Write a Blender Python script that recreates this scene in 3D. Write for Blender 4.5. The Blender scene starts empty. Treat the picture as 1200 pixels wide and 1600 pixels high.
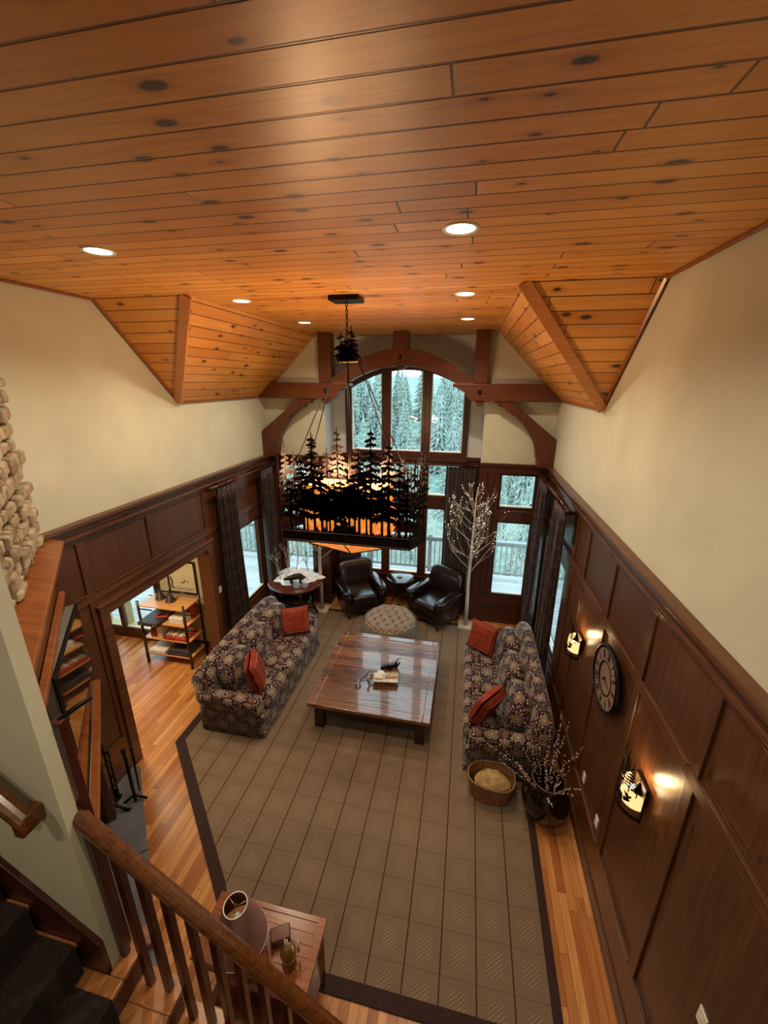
import bpy, math, random
from mathutils import Vector, Matrix
random.seed(7)
S = bpy.context.scene
C = S.collection
PI = math.pi

# ---------------------------------------------------------------- camera
def cam_axes(yaw, pitch, roll):
    f = Vector((math.sin(yaw)*math.cos(pitch), math.cos(yaw)*math.cos(pitch), -math.sin(pitch)))
    r = Vector((math.cos(yaw), -math.sin(yaw), 0))
    d = f.cross(r)
    c, s = math.cos(roll), math.sin(roll)
    return c*r + s*d, -s*r + c*d, f
r_, d_, f_ = cam_axes(-0.2004, 0.313, -0.0056)
cd = bpy.data.cameras.new('camera'); cam = bpy.data.objects.new('camera', cd); C.objects.link(cam)
m = Matrix(((r_.x, -d_.x, -f_.x), (r_.y, -d_.y, -f_.y), (r_.z, -d_.z, -f_.z))).to_4x4()
m.translation = Vector((0, 0, 4.6)); cam.matrix_world = m
cd.sensor_fit = 'VERTICAL'; cd.sensor_height = 36; cd.lens = 634.5*36/1600
cd.clip_start = 0.05; cd.clip_end = 500
S.camera = cam
# ---------------------------------------------------------------- world, lamps, exposure
W = bpy.data.worlds.new('sky'); S.world = W; W.use_nodes = True
bg = W.node_tree.nodes['Background']; bg.inputs[0].default_value = (0.66, 0.86, 0.93, 1); bg.inputs[1].default_value = 4.3
S.view_settings.view_transform = 'Standard'; S.view_settings.look = 'None'
S.view_settings.exposure = -0.08; S.view_settings.gamma = 1; S.view_settings.use_curve_mapping = False
S.cycles.use_denoising = True; S.cycles.max_bounces = 7; S.cycles.diffuse_bounces = 4; S.cycles.glossy_bounces = 3
S.cycles.transmission_bounces = 5; S.cycles.transparent_max_bounces = 8; S.cycles.sample_clamp_indirect = 4
S.cycles.caustics_reflective = False; S.cycles.caustics_refractive = False
SPOT_W = 120; BULB_W = 100; SCONCE_W = 4.5; WARM = (1.0, 0.82, 0.58)

# room dimensions (metres)
XL, XR, YF, YB, YW = -3.82, 1.428, 7.4, -3.0, 7.95
ZC, ZE, ZT = 3.227, 4.315, 5.376
X1L, X1R, Y1, Y2 = -2.741, 0.368, 3.891, 4.956

# ---------------------------------------------------------------- mesh builder
class MB:
    def __init__(s): s.v = []; s.f = []; s.sm = []; s.uv = {}
    def add(s, vs, fs, smooth=False, M=None, uvs=None):
        b = len(s.v)
        s.v += [tuple(M @ Vector(p)) if M else tuple(p) for p in vs]
        for i, f in enumerate(fs):
            if uvs: s.uv[len(s.f)] = uvs[i]
            s.f.append([b+k for k in f]); s.sm.append(smooth)
        return s
    def box(s, x0, x1, y0, y1, z0, z1, M=None):
        v = [(x0,y0,z0),(x1,y0,z0),(x1,y1,z0),(x0,y1,z0),(x0,y0,z1),(x1,y0,z1),(x1,y1,z1),(x0,y1,z1)]
        return s.add(v, [(0,3,2,1),(4,5,6,7),(0,1,5,4),(1,2,6,5),(2,3,7,6),(3,0,4,7)], M=M)
    def prism(s, pts, ext, M=None, smooth=False):
        n = len(pts); e = Vector(ext)
        v = [Vector(p) for p in pts]; v = v+[p+e for p in v]
        nrm = Vector((0,0,0))
        for i in range(n): nrm += v[i].cross(v[(i+1) % n])
        f = [tuple(range(n)), tuple(range(2*n-1, n-1, -1))]+[(i, n+i, n+(i+1) % n, (i+1) % n) for i in range(n)]
        if nrm.dot(e) > 0: f = [tuple(reversed(q)) for q in f]
        return s.add(v, f, smooth, M)
    def tube(s, pts, r, n=8, M=None, smooth=True):
        pts = [Vector(p) for p in pts]; k = len(pts)
        rr = list(r) if hasattr(r, '__len__') else [r]*k
        v = []; f = []; ref = None
        for i, p in enumerate(pts):
            t = (pts[min(i+1, k-1)]-pts[max(i-1, 0)])
            if t.length < 1e-9: t = Vector((0,0,1))
            t.normalize()
            if ref is None: ref = Vector((0,0,1)) if abs(t.z) < .9 else Vector((1,0,0))
            a = t.cross(ref).normalized(); b = a.cross(t).normalized(); ref = b
            for j in range(n):
                w = 2*PI*j/n; v.append(p+(a*math.cos(w)+b*math.sin(w))*rr[i])
        for i in range(k-1):
            for j in range(n):
                f.append((i*n+j, i*n+(j+1) % n, (i+1)*n+(j+1) % n, (i+1)*n+j))
        f.append(tuple(range(n-1, -1, -1))); f.append(tuple((k-1)*n+j for j in range(n)))
        return s.add(v, f, smooth, M)
    def lathe(s, prof, n=24, c=(0,0,0), M=None, sy=1.0, caps=False):
        v = []; f = []
        for r, z in prof:
            for j in range(n):
                w = 2*PI*j/n; v.append((c[0]+r*math.cos(w), c[1]+sy*r*math.sin(w), c[2]+z))
        for i in range(len(prof)-1):
            for j in range(n): f.append((i*n+j, i*n+(j+1) % n, (i+1)*n+(j+1) % n, (i+1)*n+j))
        if caps and prof[0][0] > 1e-5: f.append(tuple(range(n-1, -1, -1)))
        if caps and prof[-1][0] > 1e-5: f.append(tuple((len(prof)-1)*n+j for j in range(n)))
        return s.add(v, f, True, M)
    def grid(s, fn, nu, nv, smooth=True, M=None, uvfn=None, wrap=False):
        v = [fn(i/nu, j/nv) for j in range(nv+1) for i in range(nu+1)]
        f = []; uvs = []
        for j in range(nv):
            for i in range(nu):
                q = [(i, j), (i+1, j), (i+1, j+1), (i, j+1)]
                f.append(tuple(b*(nu+1)+a for a, b in q))
                if uvfn: uvs.append([uvfn(a/nu, b/nv) for a, b in q])
        return s.add(v, f, smooth, M, uvs or None)
    def ball(s, c, r, n=10, k=6, M=None, sc=(1,1,1)):
        prof = [(max(1e-6, r*math.sin(PI*i/k)), -r*math.cos(PI*i/k)) for i in range(k+1)]
        b = len(s.v); s.lathe(prof, n, (0,0,0))
        for i in range(b, len(s.v)):
            x, y, z = s.v[i]; p = Vector((c[0]+x*sc[0], c[1]+y*sc[1], c[2]+z*sc[2]))
            s.v[i] = tuple(M @ p) if M else tuple(p)
        return s
    def cushion(s, c, sx, sy, sz, M=None, e=0.28, n=14, pinch=0.0):
        # soft rounded box (superellipsoid); pinch draws the edges in as on a pillow
        def sp(w, p): return math.copysign(abs(w)**p, w)
        v = []; f = []
        for i in range(n+1):
            ph = -PI/2+PI*i/n
            for j in range(2*n):
                th = 2*PI*j/(2*n)
                x = sp(math.cos(ph), e)*sp(math.cos(th), e); y = sp(math.cos(ph), e)*sp(math.sin(th), e); z = sp(math.sin(ph), .7)
                if pinch: z *= (1-pinch*max(abs(x), abs(y))**3)
                v.append((c[0]+x*sx/2, c[1]+y*sy/2, c[2]+z*sz/2*(1+.12*(1-abs(x))*(1-abs(y)))))
        m_ = 2*n
        for i in range(n):
            for j in range(m_): f.append((i*m_+j, i*m_+(j+1) % m_, (i+1)*m_+(j+1) % m_, (i+1)*m_+j))
        return s.add(v, f, True, M)
    def build(s, name, mat, parent=None, bevel=0, loc=None):
        me = bpy.data.meshes.new(name); me.from_pydata(s.v, [], s.f); me.update()
        ul = me.uv_layers.new(name='UVMap'); vs = me.vertices
        for p in me.polygons:
            p.use_smooth = s.sm[p.index]
            cu = s.uv.get(p.index); n = p.normal; a = max(range(3), key=lambda i: abs(n[i]))
            for k, li in enumerate(p.loop_indices):
                co = vs[p.vertices[k]].co
                if cu: ul.data[li].uv = cu[k]
                elif a == 2: ul.data[li].uv = (co.x, co.y)
                elif a == 1: ul.data[li].uv = (co.x, co.z)
                else: ul.data[li].uv = (co.y, co.z)
        me.materials.append(mat)
        o = bpy.data.objects.new(name, me); C.objects.link(o)
        if parent: o.parent = parent
        if loc: o.location = loc
        if bevel:
            b = o.modifiers.new('bevel', 'BEVEL'); b.width = bevel; b.segments = 2; b.limit_method = 'ANGLE'; b.angle_limit = 0.7
        return o
def RZ(x, y, z=0, a=0): return Matrix.Translation((x, y, z)) @ Matrix.Rotation(a, 4, 'Z')
def thing(name, label, cat, loc=(0,0,0), rz=0, group=None):
    o = bpy.data.objects.new(name, None); C.objects.link(o); o.location = loc; o.rotation_euler = (0,0,rz)
    o.empty_display_size = .1; o['label'] = label; o['category'] = cat
    if group: o['group'] = group
    return o
def tag(o, label, cat, group=None):
    o['label'] = label; o['category'] = cat
    if group: o['group'] = group
    return o
def struct(o): o['kind'] = 'structure'; return o
def kids(o): return [c for c in bpy.data.objects if c.parent == o]
def copy_tree(o, parent=None):
    c = o.copy(); C.objects.link(c); c.parent = parent
    for k in kids(o): copy_tree(k, c)
    return c

# ---------------------------------------------------------------- material helpers
class G:
    def __init__(s, name):
        s.m = bpy.data.materials.new(name); s.m.use_nodes = True; s.t = s.m.node_tree
        s.b = s.t.nodes['Principled BSDF']; s.out = s.t.nodes['Material Output']
    def n(s, typ, **k):
        nd = s.t.nodes.new(typ)
        for a, b in k.items(): setattr(nd, a, b)
        return nd
    def put(s, sock, v):
        if isinstance(v, bpy.types.NodeSocket): s.t.links.new(v, sock)
        elif isinstance(v, (tuple, list)):
            sock.default_value = tuple(v)+((1,) if len(v) == 3 and len(sock.default_value) == 4 else ())
        else: sock.default_value = v
    def math(s, op, a, b=0.0, c=0.0):
        nd = s.n('ShaderNodeMath', operation=op); s.put(nd.inputs[0], a); s.put(nd.inputs[1], b); s.put(nd.inputs[2], c); return nd.outputs[0]
    def coords(s, kind='UV'):
        return s.n('ShaderNodeTexCoord').outputs[kind]
    def sep(s, v):
        nd = s.n('ShaderNodeSeparateXYZ'); s.put(nd.inputs[0], v); return nd.outputs
    def comb(s, x=0.0, y=0.0, z=0.0):
        nd = s.n('ShaderNodeCombineXYZ'); s.put(nd.inputs[0], x); s.put(nd.inputs[1], y); s.put(nd.inputs[2], z); return nd.outputs[0]
    def noise(s, v, scale=5, detail=3, rough=.5, dist=0):
        nd = s.n('ShaderNodeTexNoise'); s.put(nd.inputs['Vector'], v); nd.inputs['Scale'].default_value = scale
        nd.inputs['Detail'].default_value = detail; nd.inputs['Roughness'].default_value = rough; nd.inputs['Distortion'].default_value = dist
        return nd.outputs[0]
    def white(s, v, dim='3D'):
        nd = s.n('ShaderNodeTexWhiteNoise', noise_dimensions=dim)
        s.put(nd.inputs['W' if dim == '1D' else 'Vector'], v); return nd.outputs[0]
    def vor(s, v, scale=5, rnd=1, dim='3D', feat='F1'):
        nd = s.n('ShaderNodeTexVoronoi', voronoi_dimensions=dim, feature=feat); s.put(nd.inputs['Vector'], v)
        nd.inputs['Scale'].default_value = scale; nd.inputs['Randomness'].default_value = rnd
        return nd.outputs
    def ramp(s, f, stops, interp='LINEAR'):
        nd = s.n('ShaderNodeValToRGB'); nd.color_ramp.interpolation = interp; cr = nd.color_ramp.elements
        while len(cr) < len(stops): cr.new(.5)
        for e, (p, c) in zip(cr, stops): e.position = p; e.color = tuple(c)+(1,) if len(c) == 3 else c
        s.put(nd.inputs[0], f); return nd.outputs[0]
    def mix(s, f, a, b, mode='MIX'):
        nd = s.n('ShaderNodeMix', data_type='RGBA', blend_type=mode)
        s.put(nd.inputs[0], f); s.put(nd.inputs[6], a); s.put(nd.inputs[7], b); return nd.outputs[2]
    def smooth(s, x, a, b, lo=0.0, hi=1.0):
        nd = s.n('ShaderNodeMapRange', interpolation_type='SMOOTHSTEP'); s.put(nd.inputs[0], x)
        nd.inputs[1].default_value = a; nd.inputs[2].default_value = b; nd.inputs[3].default_value = lo; nd.inputs[4].default_value = hi
        return nd.outputs[0]
    def bump(s, h, strength=.3, dist=.01):
        nd = s.n('ShaderNodeBump'); nd.inputs['Strength'].default_value = strength; nd.inputs['Distance'].default_value = dist
        s.put(nd.inputs['Height'], h); s.put(s.b.inputs['Normal'], nd.outputs[0])
    def fin(s, col=None, rough=.5, metal=0, spec=.5, coat=0, sheen=0):
        if col is not None: s.put(s.b.inputs['Base Color'], col)
        s.put(s.b.inputs['Roughness'], rough); s.b.inputs['Metallic'].default_value = metal
        s.b.inputs['Specular IOR Level'].default_value = spec; s.b.inputs['Coat Weight'].default_value = coat
        s.b.inputs['Sheen Weight'].default_value = sheen
        return s.m
def plain(name, col, rough=.5, metal=0, spec=.5, var=.15, scale=8, coat=0, bump=0):
    g = G(name); v = g.coords('Object'); nz = g.noise(v, scale, 3)
    c2 = tuple(max(0, x*(1-var)) for x in col); c3 = tuple(min(1, x*(1+var)) for x in col)
    c = g.ramp(nz, [(.3, c2), (.7, c3)])
    if bump: g.bump(nz, bump, .01)
    return g.fin(c, rough, metal, spec, coat)
def emis(name, col, st):
    g = G(name); g.fin(col, .5); g.put(g.b.inputs['Emission Color'], col); g.b.inputs['Emission Strength'].default_value = st; return g.m
def wood(name, c1, c2, axis=2, rough=.4, knots=.5, scale=1.0, coat=0, spec=.5, var=.25):
    # grain runs along the given object axis
    g = G(name); x, y, z = g.sep(g.coords('Object'))
    k = [14*scale]*3; k[axis] = .9*scale
    v = g.comb(g.math('MULTIPLY', x, k[0]), g.math('MULTIPLY', y, k[1]), g.math('MULTIPLY', z, k[2]))
    n1 = g.noise(v, 2.2, 5, .6, .6)
    n0 = g.noise(g.coords('Object'), 1.1*scale, 2)
    f = g.math('ADD', g.math('MULTIPLY', n1, 1-var), g.math('MULTIPLY', n0, var))
    c = g.ramp(f, [(.32, c1), (.68, c2)])
    if knots:
        kk = [5*scale]*3; kk[axis] = 2.2*scale
        kv = g.comb(g.math('MULTIPLY', x, kk[0]), g.math('MULTIPLY', y, kk[1]), g.math('MULTIPLY', z, kk[2]))
        vo = g.vor(kv, 1, 1); d = g.smooth(vo[0], .04, .13, 1, 0)
        c = g.mix(g.math('MULTIPLY', d, knots), c, tuple(q*.18 for q in c1))
    g.bump(n1, .08, .004)
    return g.fin(c, rough, 0, spec, coat)
def planks(name, width, length, cols, gap=(.02,.008,.003), gw=.035, knot=0.0, rough=.35, swap=False, grain=.35, coat=0, kcol=(.05,.015,.005), bumpd=.004, spec=.5, wavy=0):
    g = G(name); u, v, _ = g.sep(g.coords('UV'))
    if swap: u, v = v, u
    vw = g.math('DIVIDE', v, width); row = g.math('FLOOR', vw); fr = g.math('FRACT', vw)
    off = g.white(row, '1D')
    uu = g.math('ADD', g.math('DIVIDE', u, length), g.math('MULTIPLY', off, 7.3))
    colm = g.math('FLOOR', uu); fu = g.math('FRACT', uu)
    idn = g.white(g.comb(colm, row, 3.0))
    base = g.ramp(idn, [(i/(len(cols)-1), c) for i, c in enumerate(cols)])
    gv = g.comb(g.math('MULTIPLY', u, 1.6), g.math('MULTIPLY', v, 26.0), g.math('MULTIPLY', idn, 37.0))
    gn = g.noise(gv, 1.3, 5, .6, .8)
    c = g.mix(g.math('MULTIPLY', g.smooth(gn, .35, .75), grain), base, g.mix(1.0, base, (.45,.33,.25), 'MULTIPLY'))
    e1 = g.math('MINIMUM', fr, g.math('SUBTRACT', 1.0, fr))
    e2 = g.math('MULTIPLY', g.math('MINIMUM', fu, g.math('SUBTRACT', 1.0, fu)), length/width)
    e = g.math('MINIMUM', e1, e2)
    if knot:
        kv = g.comb(g.math('MULTIPLY', u, 2.6), g.math('MULTIPLY', v, 5.4), g.math('MULTIPLY', idn, 0.0))
        vo = g.vor(kv, 1, 1, '2D')
        gate = g.math('GREATER_THAN', g.sep(vo[1])[0], 1-knot)
        size = g.math('MULTIPLY', g.sep(vo[1])[1], .10)
        d = g.math('SUBTRACT', vo[0], size)
        kd = g.math('MULTIPLY', g.smooth(d, .0, .05, 1, 0), gate)
        halo = g.math('MULTIPLY', g.smooth(d, .0, .22, .45, 0), gate)
        c = g.mix(halo, c, g.mix(1.0, c, (.5,.32,.2), 'MULTIPLY'))
        c = g.mix(kd, c, kcol)
    gm = g.smooth(e, gw*.4, gw, 1, 0)
    c = g.mix(gm, c, gap)
    h = g.math('SUBTRACT', g.math('MULTIPLY', gn, .12), gm)
    if wavy: h = g.math('ADD', h, g.math('MULTIPLY', g.noise(g.comb(g.math('MULTIPLY', u, 1.2), g.math('MULTIPLY', v, 9.0), 0.0), 1.5, 3), wavy))
    g.bump(h, .6, bumpd)
    return g.fin(c, rough, 0, spec, coat)

M = {}
M['ceil_x'] = planks('knotty pine boards', .135, 2.6, [(.60,.25,.040),(.70,.32,.060),(.54,.205,.030),(.74,.36,.080)], gap=(.10,.030,.008), knot=.62, rough=.36, gw=.05, spec=.5)
M['ceil_y'] = M['ceil_x']
M['oak'] = planks('red oak strip floor', .075, .95, [(.42,.15,.035),(.60,.27,.075),(.32,.10,.022),(.66,.33,.11),(.50,.20,.05)], gap=(.10,.03,.01), gw=.03, rough=.30, swap=True, grain=.5, bumpd=.0015)
M['cream'] = plain('cream painted plaster', (.54,.54,.43), .75, var=.05, scale=3, spec=.2)
M['cream2'] = plain('ochre painted plaster', (.52,.45,.25), .75, var=.06, scale=3, spec=.2)
M['white_rev'] = plain('pale grey blue plaster', (.55,.60,.62), .7, var=.04, spec=.2)
M['panel'] = wood('stained pine panelling', (.046,.015,.006), (.118,.044,.016), 2, .30, .75)
M['rail_y'] = wood('stained rail along the wall', (.056,.018,.007), (.135,.052,.019), 1, .26, .5)
M['rail_x'] = wood('stained rail across the wall', (.050,.012,.006), (.100,.028,.012), 0, .32, .5)
M['panel_dk'] = wood('dark red panelling', (.035,.008,.005), (.080,.020,.010), 2, .34, .3)
M['beam_x'] = wood('red brown timber across', (.060,.014,.004), (.140,.038,.010), 0, .35, .5)
M['beam_z'] = wood('red brown timber upright', (.052,.012,.004), (.120,.032,.009), 2, .35, .5)
M['frame'] = plain('dark red window wood', (.050,.012,.007), .35, var=.3)
M['trimpine'] = wood('pine trim board', (.42,.15,.035), (.56,.22,.06), 0, .35, 0)
M['mantel'] = wood('polished mantel board', (.16,.045,.013), (.31,.105,.032), 0, .3, .2, .8)
M['railoak'] = wood('varnished oak handrail', (.055,.018,.006), (.145,.050,.014), 0, .22, 0, 1.4, coat=.3)
M['baluster'] = plain('dark red baluster paint', (.045,.009,.006), .3, var=.3)
M['tread'] = wood('oak stair tread', (.22,.08,.022), (.42,.18,.06), 1, .28, 0, 1.2)
M['riser'] = plain('dark stair riser', (.06,.014,.007), .4)
M['black'] = plain('black iron', (.006,.004,.004), .45, .6, .4, var=.3)
M['bronze'] = plain('dark bronze sheet', (.012,.006,.005), .42, .7, var=.4)
M['chrome'] = plain('chrome', (.7,.7,.7), .2, 1)
M['leather'] = plain('oxblood leather', (.013,.004,.004), .24, var=.5, scale=9, spec=.6, bump=.15)
M['blackgloss'] = plain('black glaze', (.006,.003,.003), .12, var=.3, coat=.5)
M['espresso'] = plain('espresso wood', (.020,.008,.006), .25, var=.3)
M['redwood'] = plain('cherry table wood', (.09,.022,.010), .16, var=.3)
M['white'] = plain('white plastic', (.75,.73,.66), .5, var=.05)
M['snow'] = plain('white cotton fleece', (.82,.84,.88), .95, var=.06, scale=25, bump=.8)
M['screen'] = plain('dark glossy screen', (.010,.008,.008), .05, var=.1, spec=.9)
M['grey'] = plain('grey plastic housing', (.16,.14,.13), .5)
M['slate'] = plain('grey slate', (.115,.115,.135), .55, var=.25, scale=4, bump=.25)
M['brick'] = plain('pink brick', (.30,.13,.09), .7, var=.3, scale=14)
M['firebox'] = plain('sooty firebox', (.012,.010,.009), .9)
M['deck'] = planks('weathered deck boards', .14, 3.0, [(.40,.40,.40),(.52,.52,.52),(.46,.46,.45)], gap=(.1,.1,.1), gw=.05, rough=.55, swap=False, grain=.2)
M['deckrail'] = plain('grey deck railing', (.26,.27,.27), .6)
M['wicker'] = plain('bulb glow', (1,1,1), .5)
M['red_fab'] = plain('rust red velvet', (.235,.033,.014), .8, var=.25, scale=12, spec=.2)
M['pipe_fab'] = plain('faded orange piping', (.36,.12,.07), .8)
M['shade'] = plain('mauve lamp shade', (.24,.13,.11), .8, var=.08)
M['game_red'] = plain('red printed card', (.35,.03,.02), .5, var=.3)
M['game_tan'] = plain('tan printed card', (.42,.30,.16), .6, var=.3, scale=20)
M['game_dark'] = plain('dark printed card', (.03,.02,.025), .5, var=.3)
M['game_white'] = plain('white printed card', (.70,.66,.55), .6, var=.15, scale=20)
M['shelfwood'] = wood('honey shelf board', (.50,.22,.06), (.70,.36,.12), 0, .25, .3)
M['green_glass'] = plain('amber candle glass', (.20,.11,.02), .12, coat=.5)
M['candle'] = plain('ivory candle', (.75,.70,.45), .4)
M['fur'] = plain('tan fleece blanket', (.46,.32,.14), .95, var=.35, scale=18, bump=.9)
M['bison'] = plain('dark carved bison', (.018,.010,.008), .5, var=.5, scale=30)
M['gold'] = plain('aged brass', (.55,.35,.10), .35, .8)

def fabric():
    g = G('floral medallion upholstery'); u, v, _ = g.sep(g.coords('UV'))
    base = (.020,.007,.009); cream = (.52,.42,.30); rose = (.30,.14,.11); grey = (.13,.10,.10)
    P = .30
    def lat(px, py, ox, oy):
        a = g.math('SUBTRACT', g.math('FRACT', g.math('ADD', g.math('DIVIDE', u, px), ox)), .5)
        b = g.math('SUBTRACT', g.math('FRACT', g.math('ADD', g.math('DIVIDE', v, py), oy)), .5)
        a = g.math('MULTIPLY', a, px); b = g.math('MULTIPLY', b, py)
        r = g.math('SQRT', g.math('ADD', g.math('MULTIPLY', a, a), g.math('MULTIPLY', b, b)))
        th = g.math('ARCTAN2', b, a); return r, th
    # small blossoms everywhere
    vo = g.vor(g.comb(u, v, 0.0), 23, .55, '2D')
    dots = g.smooth(vo[0], .20, .34, 1, 0); hole = g.smooth(vo[0], .06, .12, 0, 1)
    dc = g.ramp(g.sep(vo[1])[0], [(0, cream), (.4, rose), (.7, grey), (1, cream)], 'CONSTANT')
    c = g.mix(g.math('MULTIPLY', dots, hole), base, dc)
    for (ox, oy, R, pet, cc, px) in ((.0, .0, .072, 8, cream, P), (.5, .5, .060, 6, cream, P), (.5, 0, .040, 8, rose, P), (0, .5, .040, 8, grey, P)):
        r, th = lat(px, px, ox, oy)
        rr = g.math('ADD', r, g.math('MULTIPLY', g.math('COSINE', g.math('MULTIPLY', th, float(pet))), R*.10))
        disc = g.smooth(rr, R-.006, R, 1, 0)
        rings = g.smooth(g.math('SINE', g.math('MULTIPLY', rr, 2*PI/(R*.40))), -.4, .3)
        petals = g.smooth(g.math('COSINE', g.math('MULTIPLY', th, float(pet*2))), -.75, -.3)
        ink = g.math('MULTIPLY', rings, g.math('MAXIMUM', petals, g.smooth(rr, R*.4, R*.45, 1, 0)))
        med = g.mix(ink, tuple(q*1.6 for q in base), cc)
        c = g.mix(disc, c, med)
    return g.fin(c, .85, 0, .2, sheen=.15)
M['fabric'] = fabric()
def rug_mat():
    g = G('woven sisal rug with brown stripes'); u, v, _ = g.sep(g.coords('UV'))
    a = g.math('FRACT', g.math('DIVIDE', g.math('SUBTRACT', u, .3602), .29256))
    b = g.math('FRACT', g.math('DIVIDE', g.math('SUBTRACT', v, 2.9265), .2967))
    ea = g.math('MINIMUM', a, g.math('SUBTRACT', 1.0, a)); eb = g.math('MINIMUM', b, g.math('SUBTRACT', 1.0, b))
    ribs = g.math('SINE', g.math('MULTIPLY', v, 2*PI/.012))
    diag = g.math('SINE', g.math('MULTIPLY', g.math('SUBTRACT', v, g.math('MULTIPLY', u, .8)), 2*PI/.030))
    dd = g.math('MULTIPLY', diag, g.smooth(g.math('SINE', g.math('MULTIPLY', u, 2*PI/.02)), -.9, .2))
    sq = g.math('MULTIPLY', g.math('GREATER_THAN', g.math('MINIMUM', ea, 9.0), .27), g.math('GREATER_THAN', eb, .22))
    t = g.math('ADD', g.math('MULTIPLY', ribs, g.math('SUBTRACT', .35, g.math('MULTIPLY', sq, .35))), g.math('MULTIPLY', dd, g.math('MULTIPLY', sq, 1.3)))
    f = g.math('ADD', g.math('ADD', g.math('MULTIPLY', t, .33), .46), g.math('MULTIPLY', sq, .10))
    c = g.ramp(f, [(0, (.110,.074,.048)), (1, (.275,.200,.135))])
    c = g.mix(g.smooth(eb, .008, .028, .45, 0), c, (.10,.07,.04))
    c = g.mix(g.smooth(ea, .014, .026, 1, 0), c, (.062,.026,.013))
    g.bump(t, .3, .003)
    return g.fin(c, .9, 0, .15)
M['rug'] = rug_mat()
M['rugedge'] = plain('brown rug binding', (.040,.022,.019), .85, var=.15, scale=40, spec=.15)
def curtain_mat():
    g = G('brown curtain with diamond quilting'); u, v, _ = g.sep(g.coords('UV'))
    p = g.math('FRACT', g.math('DIVIDE', g.math('ADD', u, g.math('MULTIPLY', v, .62)), .17))
    q = g.math('FRACT', g.math('DIVIDE', g.math('SUBTRACT', u, g.math('MULTIPLY', v, .62)), .17))
    e = g.math('MINIMUM', g.math('ABSOLUTE', g.math('SUBTRACT', p, .5)), g.math('ABSOLUTE', g.math('SUBTRACT', q, .5)))
    return g.fin(g.mix(g.smooth(e, .02, .05, 1, 0), (.018,.009,.009), (.075,.036,.028)), .5, 0, .35, sheen=.2)
M['curtain'] = curtain_mat()
M['sheer'] = plain('tan curtain lining', (.30,.24,.15), .7)
def ott_mat():
    g = G('dotted tufted fabric'); u, v, _ = g.sep(g.coords('UV'))
    a = g.math('ABSOLUTE', g.math('SUBTRACT', g.math('FRACT', g.math('MULTIPLY', g.math('ADD', u, v), 18.0)), .5))
    b = g.math('ABSOLUTE', g.math('SUBTRACT', g.math('FRACT', g.math('MULTIPLY', g.math('SUBTRACT', u, v), 18.0)), .5))
    d = g.smooth(g.math('ADD', a, b), .30, .42, 1, 0)
    return g.fin(g.mix(d, (.36,.29,.21), (.030,.014,.016)), .85, 0, .2)
M['ottoman'] = ott_mat()
def glass_mat():
    g = G('window glass'); tr = g.n('ShaderNodeBsdfTransparent'); gl = g.n('ShaderNodeBsdfGlossy'); gl.inputs['Roughness'].default_value = .02
    tr.inputs[0].default_value = (.93,.98,.98,1)
    lw_ = g.n('ShaderNodeLayerWeight'); lw_.inputs[0].default_value = .5
    mx = g.n('ShaderNodeMixShader'); g.put(mx.inputs[0], g.math('ADD', .03, g.math('MULTIPLY', g.math('POWER', lw_.outputs['Facing'], 5.0), .8))); g.put(mx.inputs[1], tr.outputs[0]); g.put(mx.inputs[2], gl.outputs[0])
    g.t.links.new(mx.outputs[0], g.out.inputs[0]); return g.m
M['glass'] = glass_mat()
def mica_mat(name, st):
    g = G(name); v = g.coords('Object'); n = g.noise(v, 16, 4, .6)
    c = g.ramp(n, [(.3, (.75,.16,.02)), (.55, (.95,.30,.05)), (.75, (1.0,.48,.12))])
    g.put(g.b.inputs['Emission Color'], c); g.b.inputs['Emission Strength'].default_value = st
    return g.fin(c, .4)
M['mica'] = mica_mat('lit amber mica', .85)
M['mica_s'] = emis('lit pale mica of the sconce', (1.0,.62,.25), 1.3)
M['bulb'] = emis('lit bulb', (1.0,.82,.55), 14)
M['downlight'] = emis('lit downlight lens', (1.0,.86,.62), 9)
M['spark'] = emis('tiny lit fairy light', (1.0,.90,.75), 1.2)
M['birchwhite'] = plain('white birch bark', (.52,.47,.38), .6, var=.12, scale=6)
def stone_mat():
    g = G('tan fieldstone'); v = g.coords('Object'); n = g.noise(v, 7, 4, .6); vo = g.vor(v, 6, 1)
    c = g.mix(.45, g.ramp(n, [(.3, (.11,.070,.042)), (.7, (.36,.28,.18))]), g.ramp(g.sep(vo[1])[0], [(0, (.14,.09,.07)), (.5, (.42,.35,.25)), (1, (.55,.48,.36))]))
    g.bump(n, .6, .03); return g.fin(c, .85, 0, .2)
M['stone'] = stone_mat()
M['mortar'] = plain('brown mortar', (.10,.075,.055), .95)
def tabletop():
    g = G('distressed plank table top'); x, y, z = g.sep(g.coords('Object'))
    n = g.noise(g.comb(g.math('MULTIPLY', x, 2.0), g.math('MULTIPLY', y, 26.0), 0.0), 1.6, 5, .62, .6)
    row = g.white(g.math('FLOOR', g.math('DIVIDE', y, .105)), '1D')
    f = g.math('ADD', g.math('MULTIPLY', n, .75), g.math('MULTIPLY', row, .2))
    c = g.ramp(f, [(.28, (.045,.014,.006)), (.5, (.17,.060,.022)), (.75, (.34,.17,.08))])
    fr = g.math('FRACT', g.math('DIVIDE', y, .105)); e = g.math('MINIMUM', fr, g.math('SUBTRACT', 1.0, fr))
    wv = g.noise(g.comb(g.math('MULTIPLY', x, .8), g.math('MULTIPLY', y, 16.0), 0.0), 1.4, 3)
    g.bump(g.math('SUBTRACT', wv, g.smooth(e, .01, .06, .5, 0)), .42, .014)
    return g.fin(c, .20, 0, .9, coat=.8)
M['tabletop'] = tabletop()
M['tableedge'] = wood('worn table wood', (.06,.020,.008), (.17,.07,.03), 0, .3, .2)
M['tabledark'] = wood('dark table apron', (.020,.008,.005), (.05,.018,.009), 0, .35, .2)
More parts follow.
